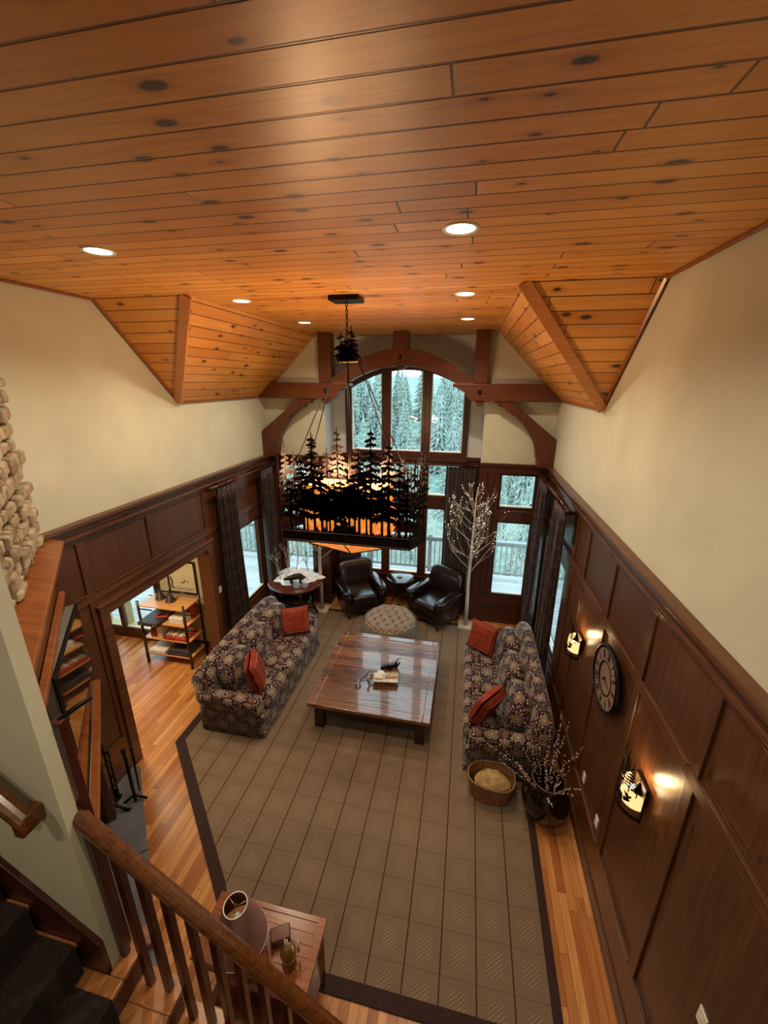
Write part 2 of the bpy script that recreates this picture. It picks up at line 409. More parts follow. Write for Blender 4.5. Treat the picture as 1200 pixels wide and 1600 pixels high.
def leafmat(name, a, b):
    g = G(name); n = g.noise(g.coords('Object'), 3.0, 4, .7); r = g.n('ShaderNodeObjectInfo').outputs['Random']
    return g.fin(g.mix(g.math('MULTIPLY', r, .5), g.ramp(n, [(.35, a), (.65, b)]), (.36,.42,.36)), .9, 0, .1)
M['conifer'] = leafmat('haze-paled conifer foliage', (.15,.20,.185), (.44,.50,.47))  # fog and glare over the forest are put into this pale colour
M['twig'] = plain('pale bare twigs', (.60,.62,.56), .8, var=.2)
M['ground'] = plain('haze-paled undergrowth', (.20,.29,.25), .95, var=.5, scale=1.5)  # pale tone carries the distant haze, no frost
M['carpet'] = plain('dark stair runner', (.014,.007,.006), .95, var=.6, scale=60)  # dark runner, blackened further to carry the stairwell's shadow
M['basket'] = wood('woven wicker', (.11,.045,.016), (.34,.19,.08), 2, .6, 0, 3.0)
M['clockface'] = wood('weathered clock boards', (.14,.075,.055), (.34,.22,.16), 2, .5, 0, 2.0)
M['paper'] = plain('aged print paper', (.62,.52,.32), .7, var=.12, scale=6)
M['ink'] = plain('brown print ink', (.09,.030,.012), .7)

# ================================================================ THE SETTING
def cut(amb, a0, a1, z0, z1, holes, put):
    # fills the rectangle with boxes round the holes
    as_ = sorted({a0, a1, *[h[0] for h in holes], *[h[1] for h in holes]}); zs = sorted({z0, z1, *[h[2] for h in holes], *[h[3] for h in holes]})
    as_ = [a for a in as_ if a0 <= a <= a1]; zs = [z for z in zs if z0 <= z <= z1]
    for i in range(len(as_)-1):
        run = None
        for j in range(len(zs)-1):
            ca, cz = (as_[i]+as_[i+1])/2, (zs[j]+zs[j+1])/2
            solid = not any(h[0] < ca < h[1] and h[2] < cz < h[3] for h in holes)
            if solid: run = (run[0] if run else zs[j], zs[j+1])
            if run and (not solid or j == len(zs)-2): put(as_[i], as_[i+1], run[0], run[1]); run = None
fl = struct(MB().box(XL-.15, XR+.2, YB, 8.1, -.12, 0).box(XL-4.4, XL-.15, YB, 5.65, -.12, 0).build('floor', M['oak']))
# ceiling: flat field, two falling main slopes, two dormer slopes
cb = MB()
def face(pts, uvs): cb.add(pts, [tuple(range(len(pts)))], uvs=[uvs])
def up(p): return (p[0], p[1])
def fq(pts): face(pts, [(p[0], p[1]) for p in pts])
fq([(XL-.03,YB,ZT),(XL-.03,Y1,ZT),(XR+.03,Y1,ZT),(XR+.03,YB,ZT)]); fq([(X1L,Y1,ZT),(X1L,YW+.1,ZT),(X1R,YW+.1,ZT),(X1R,Y1,ZT)])
sl = math.hypot(Y2-Y1, ZT-ZE); dl = math.hypot(X1L-XL, ZT-ZE)
EX = .03
face([(XL-EX,Y1,ZT),(XL-EX,Y2+EX,ZE-EX),(X1L,Y1,ZT)], [(XL,Y1+.02),(XL,Y1+.02+sl),(X1L,Y1+.02)])
face([(XR+EX,Y1,ZT),(X1R,Y1,ZT),(XR+EX,Y2+EX,ZE-EX)], [(XR,Y1+.02),(X1R,Y1+.02),(XR,Y1+.02+sl)])
face([(X1L,Y1,ZT),(XL-EX,Y2+EX,ZE-EX),(XL-EX,YF,ZE-EX),(X1L,YF,ZT)], [(Y1,9),(Y2,9+dl),(YF,9+dl),(YF,9)])
face([(X1R,Y1,ZT),(X1R,YF,ZT),(XR+EX,YF,ZE-EX),(XR+EX,Y2+EX,ZE-EX)], [(Y1,12),(YF,12),(YF,12+dl),(Y2,12+dl)])
ceil = struct(cb.build('ceiling', M['ceil_x']))
struct(MB().box(XL-4.4, XL-.15, 1.0, 5.6, 2.55, 2.65).build('ceiling_side_room', M['cream2']))
# hip boards and small edge trims
tm = MB()
for a, b in (((X1L,Y1,ZT),(XL,Y2,ZE)), ((X1R,Y1,ZT),(XR,Y2,ZE))):
    A, B = Vector(a), Vector(b); d = (B-A).normalized(); s_ = d.cross(Vector((0,1,.6))).normalized()*.05; n_ = d.cross(s_).normalized()*.018
    if n_.z > 0: n_ = -n_
    tm.prism([A-s_-n_*.3, A+s_-n_*.3, B+s_-n_*.3, B-s_-n_*.3], n_*1.8)
struct(tm.build('trim_1', M['trimpine']))
tm = MB()
for x, s_ in ((XL, 1), (XR, -1)):
    pts = [(YB, ZT), (Y1, ZT), (Y2, ZE), (YF, ZE)]
    for (ya, za), (yb, zb) in zip(pts, pts[1:]): tm.tube([(x+s_*.008, ya, za-.008), (x+s_*.008, yb, zb-.008)], .018, 4, smooth=False)
struct(tm.build('trim_2', M['mantel']))

DL, WL, WR = (3.27, 5.12, 0, 2.12), (5.62, 6.85, .58, 2.1), (5.5, 6.95, .58, 2.1)
side = [(YB,3.2),(YF+.15,3.2),(YF+.15,ZE+.02),(Y2,ZE),(Y1,ZT),(YB,ZT)]
def side_wall(name, x, sg, holes, stiles, thick=.15):
    xo = x-sg*.02; w = MB().prism([(xo, a, b) for a, b in side], (-sg*thick, 0, 0)).build(name, M['cream']); struct(w)
    lo = MB(); cut(0, YB, YF+.15, 0, 3.2, holes, lambda a, b, c, d: lo.box(min(xo, xo-sg*thick), max(xo, xo-sg*thick), a, b, c, d))
    lo.build('panelling', M['panel'], w)
    st = MB(); ra = MB()
    x0, x1 = min(xo, x), max(xo, x)
    for y, hw, z0, z1 in stiles: st.box(min(xo, x-sg*.002), max(xo, x-sg*.002), y-hw, y+hw, z0-.1, z1+.1)
    def fill(a, b, c, d): ra.box(x0, x1, a, b, c, d)
    blocked = [h for h in holes]
    cut(0, YB, YF, 3.0, 3.2, [], fill); cut(0, YB, YF, 2.32, 2.42, [], fill); cut(0, YB, YF, .12, .50, holes, fill)
    st.build('stile', M['panel'], w, bevel=.004); ra.build('panel_rail', M['rail_y'], w, bevel=.004)
    # bright little ledges on top of the rails
    mo = MB()
    cuts = [s[0] for s in stiles]
    for z, o_ in ((2.425, .016), (.505, .014)):
        segs = [(YB, YF)]
        cut(0, YB, YF, z-.006, z+.006, [(h[0], h[1], 0, h[3]) for h in holes]+[(s[0]-s[1], s[0]+s[1], s[2], s[3]) for s in stiles],
            lambda a, b, c, d: mo.box(min(x, x+sg*o_), max(x, x+sg*o_), a, b, z-.007, z+.007) if b-a > .05 else None)
    mo.build('panel_bead', M['rail_y'], w, bevel=.003)
    cp = MB()
    for (o0, z0, z1) in ((.035, 3.06, 3.10), (.02, 3.10, 3.16), (.045, 3.16, 3.185), (.075, 3.185, 3.227)):
        cp.box(min(xo, x+sg*o0), max(xo, x+sg*o0), YB, YF, z0, z1)
    cp.build('cap_rail', M['rail_y'], w, bevel=.006)
    b1 = MB(); hs = [(h[0]-.1, h[1]+.1, 0, 1) for h in holes if h[2] == 0]
    for o0, z0, z1 in ((.02, 0, .10), (.012, .10, .125), (.03, 0, .02)):
        cut(0, YB, YF, z0, z1, hs, lambda a, b, c, d: b1.box(min(x, x+sg*o0), max(x, x+sg*o0), a, b, c, d))
    struct(b1.build('baseboard_'+name.split('_')[1], M['rail_y'], bevel=.004))
    return w
wl = side_wall('wall_left', XL, 1, [DL, WL], [(3.16,.05,.12,3),(4.10,.045,2.42,3),(5.22,.06,.12,3),(2.2,.05,.12,3),(7.0,.08,.12,3)])
wr = side_wall('wall_right', XR, -1, [WR], [(.43,.045,.12,3),(1.28,.045,.12,3),(2.13,.045,.12,3),(2.96,.045,.12,3),(3.83,.045,.12,3),(4.69,.045,.12,3),(5.2,.06,.12,3),(7.12,.08,.12,3)])
# door casing of the wide opening
dc = MB()
for y0, y1 in ((3.17, 3.285), (5.105, 5.22)): dc.box(XL-.19, XL+.03, y0, y1, 0, 2.105)
dc.box(XL-.19, XL+.03, 3.17, 5.22, 2.105, 2.22); dc.box(XL-.02, XL+.05, 3.15, 5.24, 2.22, 2.25)
struct(dc.build('trim_3', M['rail_y'], bevel=.006))

def rect_window(n, axis, c, a0, a1, z0, z1, label_cols=1, depth=.12, split=None):
    # window with a frame, sash, pane and pale sill strip; axis 'x' lies in a wall of constant x
    fr = MB(); w = .05
    def bx(m_, a, b, d0, d1, e0, e1):
        if axis == 'x': m_.box(c+d0, c+d1, a, b, e0, e1)
        else: m_.box(a, b, c+d0, c+d1, e0, e1)
    cut(0, a0, a1, z0, z1, [(a0+w, a1-w, z0+w, z1-w)], lambda a, b, e, d: bx(fr, a, b, -.04, .04, e, d))
    f = struct(fr.build('window_%d' % n, M['frame'], bevel=.004))
    g = MB(); bx(g, a0+w, a1-w, -.004, .004, z0+w, z1-w); g.build('pane', M['glass'], f)
    s_ = MB(); bx(s_, a0+w, a1-w, -.03, -.005, z0+w, z0+w+.02); bx(s_, a0+w, a1-w, .005, .03, z0+w, z0+w+.02); s_.build('sash_strip', M['white'], f)
    return f
# ---- far wall with its bay
def mir(x): return -2.38-x
BX0, BX1 = -2.65, .27
fw = MB()
fw.prism([(XL-.15,YF,3.2),(BX0,YF,3.2),(BX0,YF,ZT+.02),(X1L,YF,ZT+.02),(XL-.15,YF,ZE-.12)], (0,.15,0))
fw.prism([(BX1,YF,3.2),(XR+.15,YF,3.2),(XR+.15,YF,ZE-.12),(X1R,YF,ZT+.02),(BX1,YF,ZT+.02)], (0,.15,0))
far = struct(fw.build('wall_far', M['cream']))
WN = [(.61, 1.28, 2.35, 3.04), (.61, 1.28, .57, 2.14)]
WM = [(mir(h[1]), mir(h[0]), h[2], h[3]) for h in WN]
lo = MB()
cut(0, BX1, XR+.02, 0, 3.2, WN, lambda a, b, c, d: lo.box(a, b, YF, YF+.15, c, d))
cut(0, XL-.02, BX0, 0, 3.2, WM, lambda a, b, c, d: lo.box(a, b, YF, YF+.15, c, d))
lo.build('panelling', M['panel_dk'], far)
st = MB()
for (a0, a1, H) in ((BX1, XR, WN), (XL, BX0, WM)):
    cut(0, a0, a1, 3.04, 3.2, [], lambda a, b, c, d: st.box(a, b, YF-.02, YF, c, d))
    cut(0, a0, a1, .38, .5, [], lambda a, b, c, d: st.box(a, b, YF-.02, YF, c, d))
    st.box(a0, a1, YF-.035, YF, 0, .17); st.box(a0, a1, YF-.02, YF, .17, .2)
    for x in ((a0+.03, a0+.12), (H[0][0]-.05, H[0][0]), (H[0][1], H[0][1]+.05), (a1-.08, a1)): st.box(x[0], x[1], YF-.018, YF, .19, 3.05)
    st.box(a0, a1, YF-.06, YF, 3.17, 3.215)
    st.box(H[0][0]-.05, H[0][1]+.05, YF-.03, YF, 2.14, 2.35)
    xm = a0+.12+(H[0][0]-.05-a0-.12)/2 if H is WN else a1-.12-(a1-.12-H[0][1]-.05)/2
    st.box(xm-.03, xm+.03, YF-.015, YF, .5, 3.04)
st.build('stile', M['panel_dk'], far, bevel=.004)
n_ = 1
for h in WN+WM: rect_window(n_, 'y', YF+.07, *h); n_ += 1
rect_window(n_, 'x', XL-.09, *WL); n_ += 1
rect_window(n_, 'x', XR+.09, *WR); n_ += 1
sb = MB(); sb.box(BX0-.15, BX0, YF+.15, YW+.15, 0, ZT+.02); sb.box(BX1, BX1+.15, YF+.15, YW+.15, 0, ZT+.02)
sb.box(BX0, BX0+.004, YF, YF+.15, 3.2, ZT); sb.box(BX1-.004, BX1, YF, YF+.15, 3.2, ZT)
struct(sb.build('wall_bay_sides', M['white_rev']))
# bay window wall
FX0, FX1, XC = -2.39, .01, -1.19
def arc_o(x): return 4.90-.28*(x-XC)**2
def arc_p(x): return 4.79-.28*(x-XC)**2
bw = MB(); NS = 32; xs = [FX0+(FX1-FX0)*i/NS for i in range(NS+1)]
for a, b in zip(xs, xs[1:]): bw.prism([(a,YW,arc_o(a)),(b,YW,arc_o(b)),(b,YW,ZT+.02),(a,YW,ZT+.02)], (0,.15,0))
bw.box(BX0, FX0, YW, YW+.15, 3.2, ZT+.02); bw.box(FX1, BX1, YW, YW+.15, 3.2, ZT+.02)
bay = struct(bw.build('wall_bay', M['white_rev']))
lo = MB(); lo.box(BX0, FX0, YW, YW+.15, 0, 3.2); lo.box(FX1, BX1, YW, YW+.15, 0, 3.2); lo.box(FX0, FX1, YW, YW+.15, 0, .55)
lo.box(BX0, BX1, YW-.03, YW, 0, .16); lo.box(BX0, FX0, YW-.04, YW, 3.14, 3.2); lo.box(FX1, BX1, YW-.04, YW, 3.14, 3.2)
lo.box(BX0, BX0+.01, YF+.0, YW, 0, 3.2); lo.box(BX1-.01, BX1, YF, YW, 0, 3.2)
lo.build('panelling', M['panel_dk'], bay)
PX = [(-2.27,-1.66), (-1.49,-.88), (-.71,-.10)]
def inpane(x): return any(a < x < b for a, b in PX)
fr = MB()
allx = sorted(set(xs+[q for p in PX for q in p]))
for a, b in zip(allx, allx[1:]):
    c = (a+b)/2
    if inpane(c): fr.prism([(a,YW-.05,arc_p(a)),(b,YW-.05,arc_p(b)),(b,YW-.05,arc_o(b)),(a,YW-.05,arc_o(a))], (0,.14,0))
    else: fr.prism([(a,YW-.05,3.28),(b,YW-.05,3.28),(b,YW-.05,arc_o(b)),(a,YW-.05,arc_o(a))], (0,.14,0))
fr.box(FX0, FX1, YW-.05, YW+.09, 3.03, 3.28); fr.box(FX0-.02, FX1+.02, YW-.09, YW+.05, 3.10, 3.16)
aw = struct(fr.build('window_%d' % n_, M['frame'], bevel=.004))
ap = MB()
for a0, a1 in PX:
    q = [a0+(a1-a0)*i/8 for i in range(9)]
    ap.prism([(a0,YW+.03,3.28),(a1,YW+.03,3.28)]+[(x,YW+.03,arc_p(x)) for x in reversed(q)], (0,.008,0))
ap.build('pane', M['glass'], aw)
ss = MB()
for a0, a1 in PX: ss.box(a0, a1, YW-.045, YW+.03, 3.28, 3.30); ss.box(a0, a0+.015, YW-.02, YW+.03, 3.28, arc_p(a0)); ss.box(a1-.015, a1, YW-.02, YW+.03, 3.28, arc_p(a1))
ss.build('sash_strip', M['white'], aw)
n_ += 1
fr = MB(); holes = [(a, b, z0, z1) for a, b in PX for z0, z1 in ((2.41, 3.03), (.66, 2.12))]
cut(0, FX0, FX1, .55, 3.03, holes, lambda a, b, c, d: fr.box(a, b, YW-.05, YW+.09, c, d))
fr.box(FX0, FX1, YW-.09, YW-.05, .56, .61)
lw = struct(fr.build('window_%d' % n_, M['frame'], bevel=.004))
gl = MB(); ss = MB()
for a, b, c, d in holes: gl.box(a, b, YW+.03, YW+.038, c, d); ss.box(a, b, YW-.045, YW+.03, c, c+.02); ss.box(a, a+.012, YW-.02, YW+.03, c, d)
gl.build('pane', M['glass'], lw); ss.build('sash_strip', M['white'], lw)
# back walls (behind the camera)
struct(MB().box(XL-.2, XR+.2, YB-.15, YB, 0, ZT).build('wall_back', M['cream']))
# side room seen through the opening
sr = MB(); GD = [(-6.48, -6.08, .2, 2.1), (-5.99, -5.24, .2, 2.1)]
cut(0, XL-4.4, XL-.17, 0, 2.55, GD, lambda a, b, c, d: sr.box(a, b, 5.5, 5.65, c, d))
sr.box(XL-4.4, XL-4.25, 1, 5.5, 0, 2.55); sr.box(XL-4.4, XL-.17, .9, 1.0, 0, 2.55)
struct(sr.build('wall_side_room', M['cream2']))
dr = MB(); cut(0, -6.62, -5.14, 0, 2.25, GD, lambda a, b, c, d: dr.box(a, b, 5.44, 5.5, c, d))
d1 = struct(dr.build('door_1', M['frame'], bevel=.005))
g = MB(); s2 = MB()
for a, b, c, d in GD: g.box(a, b, 5.52, 5.528, c, d); s2.box(a, b, 5.47, 5.5, c, c+.02)
g.build('pane', M['glass'], d1); s2.build('sash_strip', M['white'], d1)
hd = MB().tube([(-5.19,5.44,1.0),(-5.19,5.38,1.0),(-5.29,5.38,1.0)], .012, 8).build('door_handle', M['chrome'], d1)
struct(MB().box(-5.14, XL-.17, 5.48, 5.5, 0, .1).build('baseboard_side_room', M['rail_x']))
# ---- timber truss in front of the far wall
tr = thing('timber_truss', 'red brown timber truss with arched middle beam and pegged joints before the tall window', 'beam', (0, 7.14, 3.2))
def tb(name, mb, mat): return mb.build(name, mat, tr, bevel=.012)
OFF = Vector((0, -7.14, -3.2)); TD = .24
def P2(pts): return [Vector((x, 0, z-3.2)) for x, z in pts]
hb = [(XR+.02,4.28),(.02,4.28),(.0,4.30),(-.03,4.30),(-.04,4.34),(-.07,4.36),(-.10,4.42),(-.16,4.45),(-.21,4.47),(-.24,4.50),(-.30,4.505),(-.30,4.56),(XR+.02,4.56)]
for s_ in (0, 1):
    f = (lambda p: (mir(p[0]), p[1])) if s_ else (lambda p: p)
    tb('hammer_beam', MB().prism(P2([f(p) for p in hb]), (0, TD, 0)), M['beam_x'])
    br = [(.40,4.28),(.68,4.28),(XR+.02,3.68),(XR+.02,3.2),(1.19,3.2),(1.17,3.30),(1.19,3.33),(1.15,3.36),(1.14,3.45),(1.09,3.62),(1.0,3.78),(.90,3.91),(.78,4.02),(.66,4.10),(.57,4.14),(.57,4.18),(.52,4.19),(.45,4.21),(.45,4.25),(.40,4.25)]
    tb('brace', MB().prism(P2([f(p) for p in br]), (0, TD-.04, 0), M=Matrix.Translation((0,.02,0))), M['beam_z'])
    po = [(.03,4.56),(.26,4.56),(.26,ZT),(.03,ZT)]
    tb('post', MB().prism(P2([f(p) for p in po]), (0, TD, 0)), M['beam_z'])
    sp_ = [(.0,4.28),(.12,4.28),(.12,4.20),(.06,4.17),(.0,4.22)]
    tb('pendant', MB().prism(P2([f(p) for p in [(.08,4.28),(.24,4.28),(.22,4.22),(.16,4.19),(.10,4.22)]]), (0, TD-.06, 0), M=Matrix.Translation((0,.03,0))), M['beam_z'])
    pg = MB(); pg.prism(P2([f(p) for p in [(.12,4.39),(.17,4.37),(.18,4.44),(.16,4.47),(.11,4.46)]]), (0, -.012, 0)); tb('peg', pg, M['black'])
ab = MB(); N = 20; xa, xb = mir(.03), .03; q = [xa+(xb-xa)*i/N for i in range(N+1)]
ab.prism(P2([(x, 4.835-.31*(x-XC)**2) for x in q]+[(x, 5.11-.33*(x-XC)**2) for x in reversed(q)]), (0, TD-.02, 0), M=Matrix.Translation((0,.01,0)))
tb('arched_beam', ab, M['beam_x'])
tb('king_post', MB().prism(P2([(-1.32,4.83),(-1.06,4.83),(-1.06,ZT),(-1.32,ZT)]), (0, TD, 0)), M['beam_z'])
tb('pendant', MB().prism(P2([(-1.27,4.83),(-1.11,4.83),(-1.13,4.79),(-1.19,4.765),(-1.25,4.79)]), (0, TD-.06, 0), M=Matrix.Translation((0,.03,0))), M['beam_z'])
tb('peg', MB().prism(P2([(-1.22,4.95),(-1.17,4.93),(-1.16,5.0),(-1.2,5.02)]), (0, -.012, 0)), M['black'])
# crown strip where boards meet the far wall

# ---- outside: deck, railing, ground, trees
dk = MB(); dk.box(-12, 4.5, 8.1, 9.75, -.2, -.1); dk.box(-12, XL-4.4, 1, 8.1, -.2, -.1); dk.box(XL-4.4, XL-.16, 5.65, 8.1, -.2, -.1); dk.box(XR+.2, 4.5, 3, 8.1, -.2, -.1)
struct(dk.build('deck', M['deck']))
rl = thing('deck_railing', 'grey deck railing with thin balusters seen through the windows', 'railing', (0, 9.6, -.1))
rm = MB(); rm.box(-12, 4.5, -.07, .07, .93, .98); rm.box(-12, 4.5, -.02, .02, .86, .92); rm.box(-12, 4.5, -.02, .02, .1, .15); rm.build('rail', M['deckrail'], rl)
x = -11.6
k = 0
while x < 4.4:
    MB().box(x-.045, x+.045, -.045, .045, 0, 1.02).build('post', M['deckrail'], rl); x += 1.55
bm = MB(); x = -6.5
while x < 4.4: bm.box(x-.012, x+.012, -.012, .012, .15, .88); x += .125
sr_ = bm.build('baluster', M['deckrail'], rl); sr_['kind'] = 'stuff'
r2 = thing('deck_railing', 'grey railing at the side of the deck beyond the left wall window', 'railing', (-7.0, 5.9, -.1))
rm = MB(); rm.box(-.06, .06, 0, 3.65, .93, .98); rm.box(-.02, .02, 0, 3.65, .1, .15)
rm.build('rail', M['deckrail'], r2)
bm = MB(); y = .1
while y < 3.6: bm.box(-.012, .012, y-.012, y+.012, .15, .93); y += .125
bb_ = bm.build('baluster', M['deckrail'], r2); bb_['kind'] = 'stuff'
def terr(x, y):
    r = math.hypot(x*.6, y)
    z = -2.6-1.6*min(1, max(0, (r-9)/10))
    if r > 22: z += (r-22)*.082
    return z+.5*math.sin(x*.21)*math.cos(y*.17)
gm = MB().grid(lambda u, v: ((u-.5)*260, 8.2+v*v*134, terr((u-.5)*260, 8.2+v*v*134)), 60, 44)
struct(gm.build('ground', M['ground']))
def conifer_mesh(h, seed):
    rnd = random.Random(seed); fo = MB(); tk = MB().tube([(0,0,0),(0,0,h*.95)], [.012*h+.05, .02], 6)
    L = 17
    for i in range(L):
        t = i/(L-1); z = h*(.1+.88*t); r = h*.17*(1-t)**.8+.10; dz = h*.11*(1-.4*t); n = 13
        v = [(0, 0, z+dz*.6)]
        for j in range(n*2):
            w = PI*j/n+rnd.random()*.25; rr = r*(1.0+.25*rnd.random() if j % 2 == 0 else .55+.15*rnd.random())
            v.append((rr*math.cos(w), rr*math.sin(w), z-dz*(.5 if j % 2 == 0 else .1)-rnd.random()*.05*h))
        fo.add(v, [(0, 1+j, 1+(j+1) % (2*n)) for j in range(2*n)])
    return tk, fo
protos = []
for i, h in enumerate((7.5, 6.2, 8.6)):
    t = thing('conifer_tree', 'haze-paled green conifer tree on the hillside beyond the deck', 'tree', (0,0,0), 0, 'conifers on the hillside beyond the deck')
    a, b = conifer_mesh(h, 30+i); a.build('trunk', M['bison'], t); b.build('foliage', M['conifer'], t); protos.append(t)
rnd = random.Random(5); used = 0; spots = []
for row in range(12):
    y = 16.5+row*4.6+rnd.random()
    n = 8+row*2
    for i in range(n):
        fx = (i+.5+rnd.uniform(-.35,.35))/n
        x = -1.19+(fx-.62)*1.35*y+0
        spots.append((x, y+rnd.uniform(-2.2,2.2)))
for i, (x, y) in enumerate(spots):
    o = protos[i] if i < 3 else copy_tree(protos[i % 3])
    o.location = (x, y, terr(x, y)-.2); o.rotation_euler = (0,0,rnd.random()*6); s_ = rnd.uniform(.75, 1.1)*(.62+.38*min(1,(y-15)/35)); o.scale = (s_, s_, s_)
def branch(mb, p, d, L, r, depth, rnd, kids_=3, tips=None, up_=.15, spread=.6, n=5):
    pts = [Vector(p)]; dd = Vector(d).normalized()
    for i in range(4):
        dd = (dd+Vector((rnd.uniform(-.15,.15), rnd.uniform(-.15,.15), up_*.3))).normalized(); pts.append(pts[-1]+dd*L/4)
    mb.tube(pts, [r*(1-.17*i) for i in range(5)], n)
    if tips is not None: tips += [pts[-1]] + ([pts[2], pts[3]] if depth <= 1 else [])
    if depth > 0:
        for k in range(kids_):
            i = rnd.randint(1, 4); ax = Vector((rnd.uniform(-1,1), rnd.uniform(-1,1), rnd.uniform(-.3,.8))).normalized()
            branch(mb, pts[i], (dd+ax*spread), L*rnd.uniform(.45,.7), r*.6, depth-1, rnd, kids_, tips, up_, spread, max(3, n-1))
shr = []
for i in range(3):
    mb = MB(); rnd = random.Random(50+i)
    for k in range(9):
        w = rnd.random()*6.28; branch(mb, (rnd.uniform(-.5,.5), rnd.uniform(-.5,.5), 0), (math.cos(w)*.5, math.sin(w)*.5, 1), 2.2, .028, 3, rnd, 4, spread=.8, n=4)
    o = mb.build('bare_shrub', M['twig'])
    tag(o, 'tangle of pale bare twigs just beyond the deck railing', 'shrub', 'bare shrubs beyond the deck railing'); shr.append(o)
rnd = random.Random(9)
for i in range(13):
    o = shr[i] if i < 3 else shr[i % 3].copy()
    if i >= 3: C.objects.link(o)
    x = -9.5+i*1.1; y = 11.2+rnd.uniform(-.4,1.8); o.location = (x, y, -2.75); o.rotation_euler = (0,0,rnd.random()*6)

# ---- staircase, its wall and rails
TX, TZ, RUN, RISE = -1.50, 1.79, .22, .20
sw = MB().box(XL, -1.57, .94, 1.0, 0, ZT)
struct(sw.build('wall_stair', M['cream']))
sd = MB(); sd.prism([(XL,.915,4.13),(-1.57,.915,2.01),(-1.57,.915,1.7),(XL,.915,3.8)], (0,.024,0))
struct(sd.build('trim_5', M['baluster'], bevel=.004))
stt = thing('staircase', 'oak staircase going down behind the console table with dark carpet runner', 'staircase', (0,.5,0))
tr_ = MB(); ri = MB(); ca = MB(); k = -9
while TZ-RISE*k > .1:
    x0, z = TX+RUN*k, TZ-RISE*k
    y1 = 1.06 if k >= 0 else .915
    tr_.box(x0-RUN-.02, x0+.02, -.45-.5, .915-.5, z-.035, z)
    if k >= 0: tr_.box(max(-1.565, x0-RUN-.02), x0+.02, .915-.5, y1-.5, z-.035, z)
    ri.box(x0-.02, x0-.0, -.45-.5, y1-.04-.5, z-RISE, z-.035)
    ri.box(x0-RUN, x0-.02, y1-.075-.5, y1-.06-.5, z-RISE-.25, z-.035)
    yc = .84 if k >= 0 else .895
    ca.box(x0-RUN, x0+.03, -.3-.5, yc-.5, z, z+.012); ca.box(x0-.0, x0+.03, -.3-.5, yc-.5, z-RISE+.0, z)
    k += 1
NST = k
tr_.build('treads', M['tread'], stt, bevel=.008); ri.build('risers', M['riser'], stt); ca.build('carpet_runner', M['carpet'], stt)
hr = thing('stair_railing', 'varnished oak stair railing with dark square balusters in the lower left', 'railing', (-1.53, 1.0, TZ))
O_ = Vector((1.53, -1.0, -TZ))
def RL(x): return 2.755-.92*(x+1.55)
ya, yb = 1.0-.033, 1.0+.033
rp = MB(); prof = [(-.033,-.05),(-.036,-.02),(-.030,.0),(-.016,.012),(0,.016),(.016,.012),(.030,.0),(.036,-.02),(.033,-.05)]
A = [Vector((-1.60, 1.0+a, RL(-1.60)+b))+O_ for a, b in prof]; rp.prism(A, (2.6, 0, -2.6*.92))
rp.build('handrail', M['railoak'], hr, bevel=.004)
for k in range(0, 9):
    x0, z = TX+RUN*k, TZ-RISE*k
    for dx in (-.155, -.045):
        x = x0+dx
        if k == 0 and dx == -.155: continue
        MB().box(x-.017+1.53, x+.017+1.53, -.017, .017, z-TZ, RL(x)-.05-TZ).build('baluster', M['baluster'], hr, bevel=.003)
nw = thing('newel_post', 'tall dark red newel post standing at the end of the cream stair wall', 'post', (-1.575, 1.035, TZ))
MB().box(-.018, .018, -.018, .018, 0, 1.45).build('shaft', M['baluster'], nw, bevel=.004)
MB().box(-.025, .025, -.022, .028, 1.45, 1.475).build('cap', M['baluster'], nw, bevel=.006)
MB().tube([(.0,.0,1.47),(.03,.05,1.49),(.055,.11,1.50)], [.012,.011,.010], 6).build('rail_stub', M['black'], nw)
wh = thing('wall_handrail', 'oak handrail fixed along the cream stair wall at the left edge', 'handrail', (-1.69, .87, 2.87))
hp = MB(); A = [Vector((.05, a, b+.03)) for a, b in prof]; hp.prism(A, (-2.0, 0, 2.0*.92)); hp.build('rail', M['railoak'], wh, bevel=.004)
MB().box(-.01, .04, -.03, .07, -.05, .035).build('rail_return', M['railoak'], wh, bevel=.01)
MB().tube([(-.35,0,.30),(-.35,.03,.26),(-.35,.07,.26)], .010, 8).build('bracket', M['black'], wh)

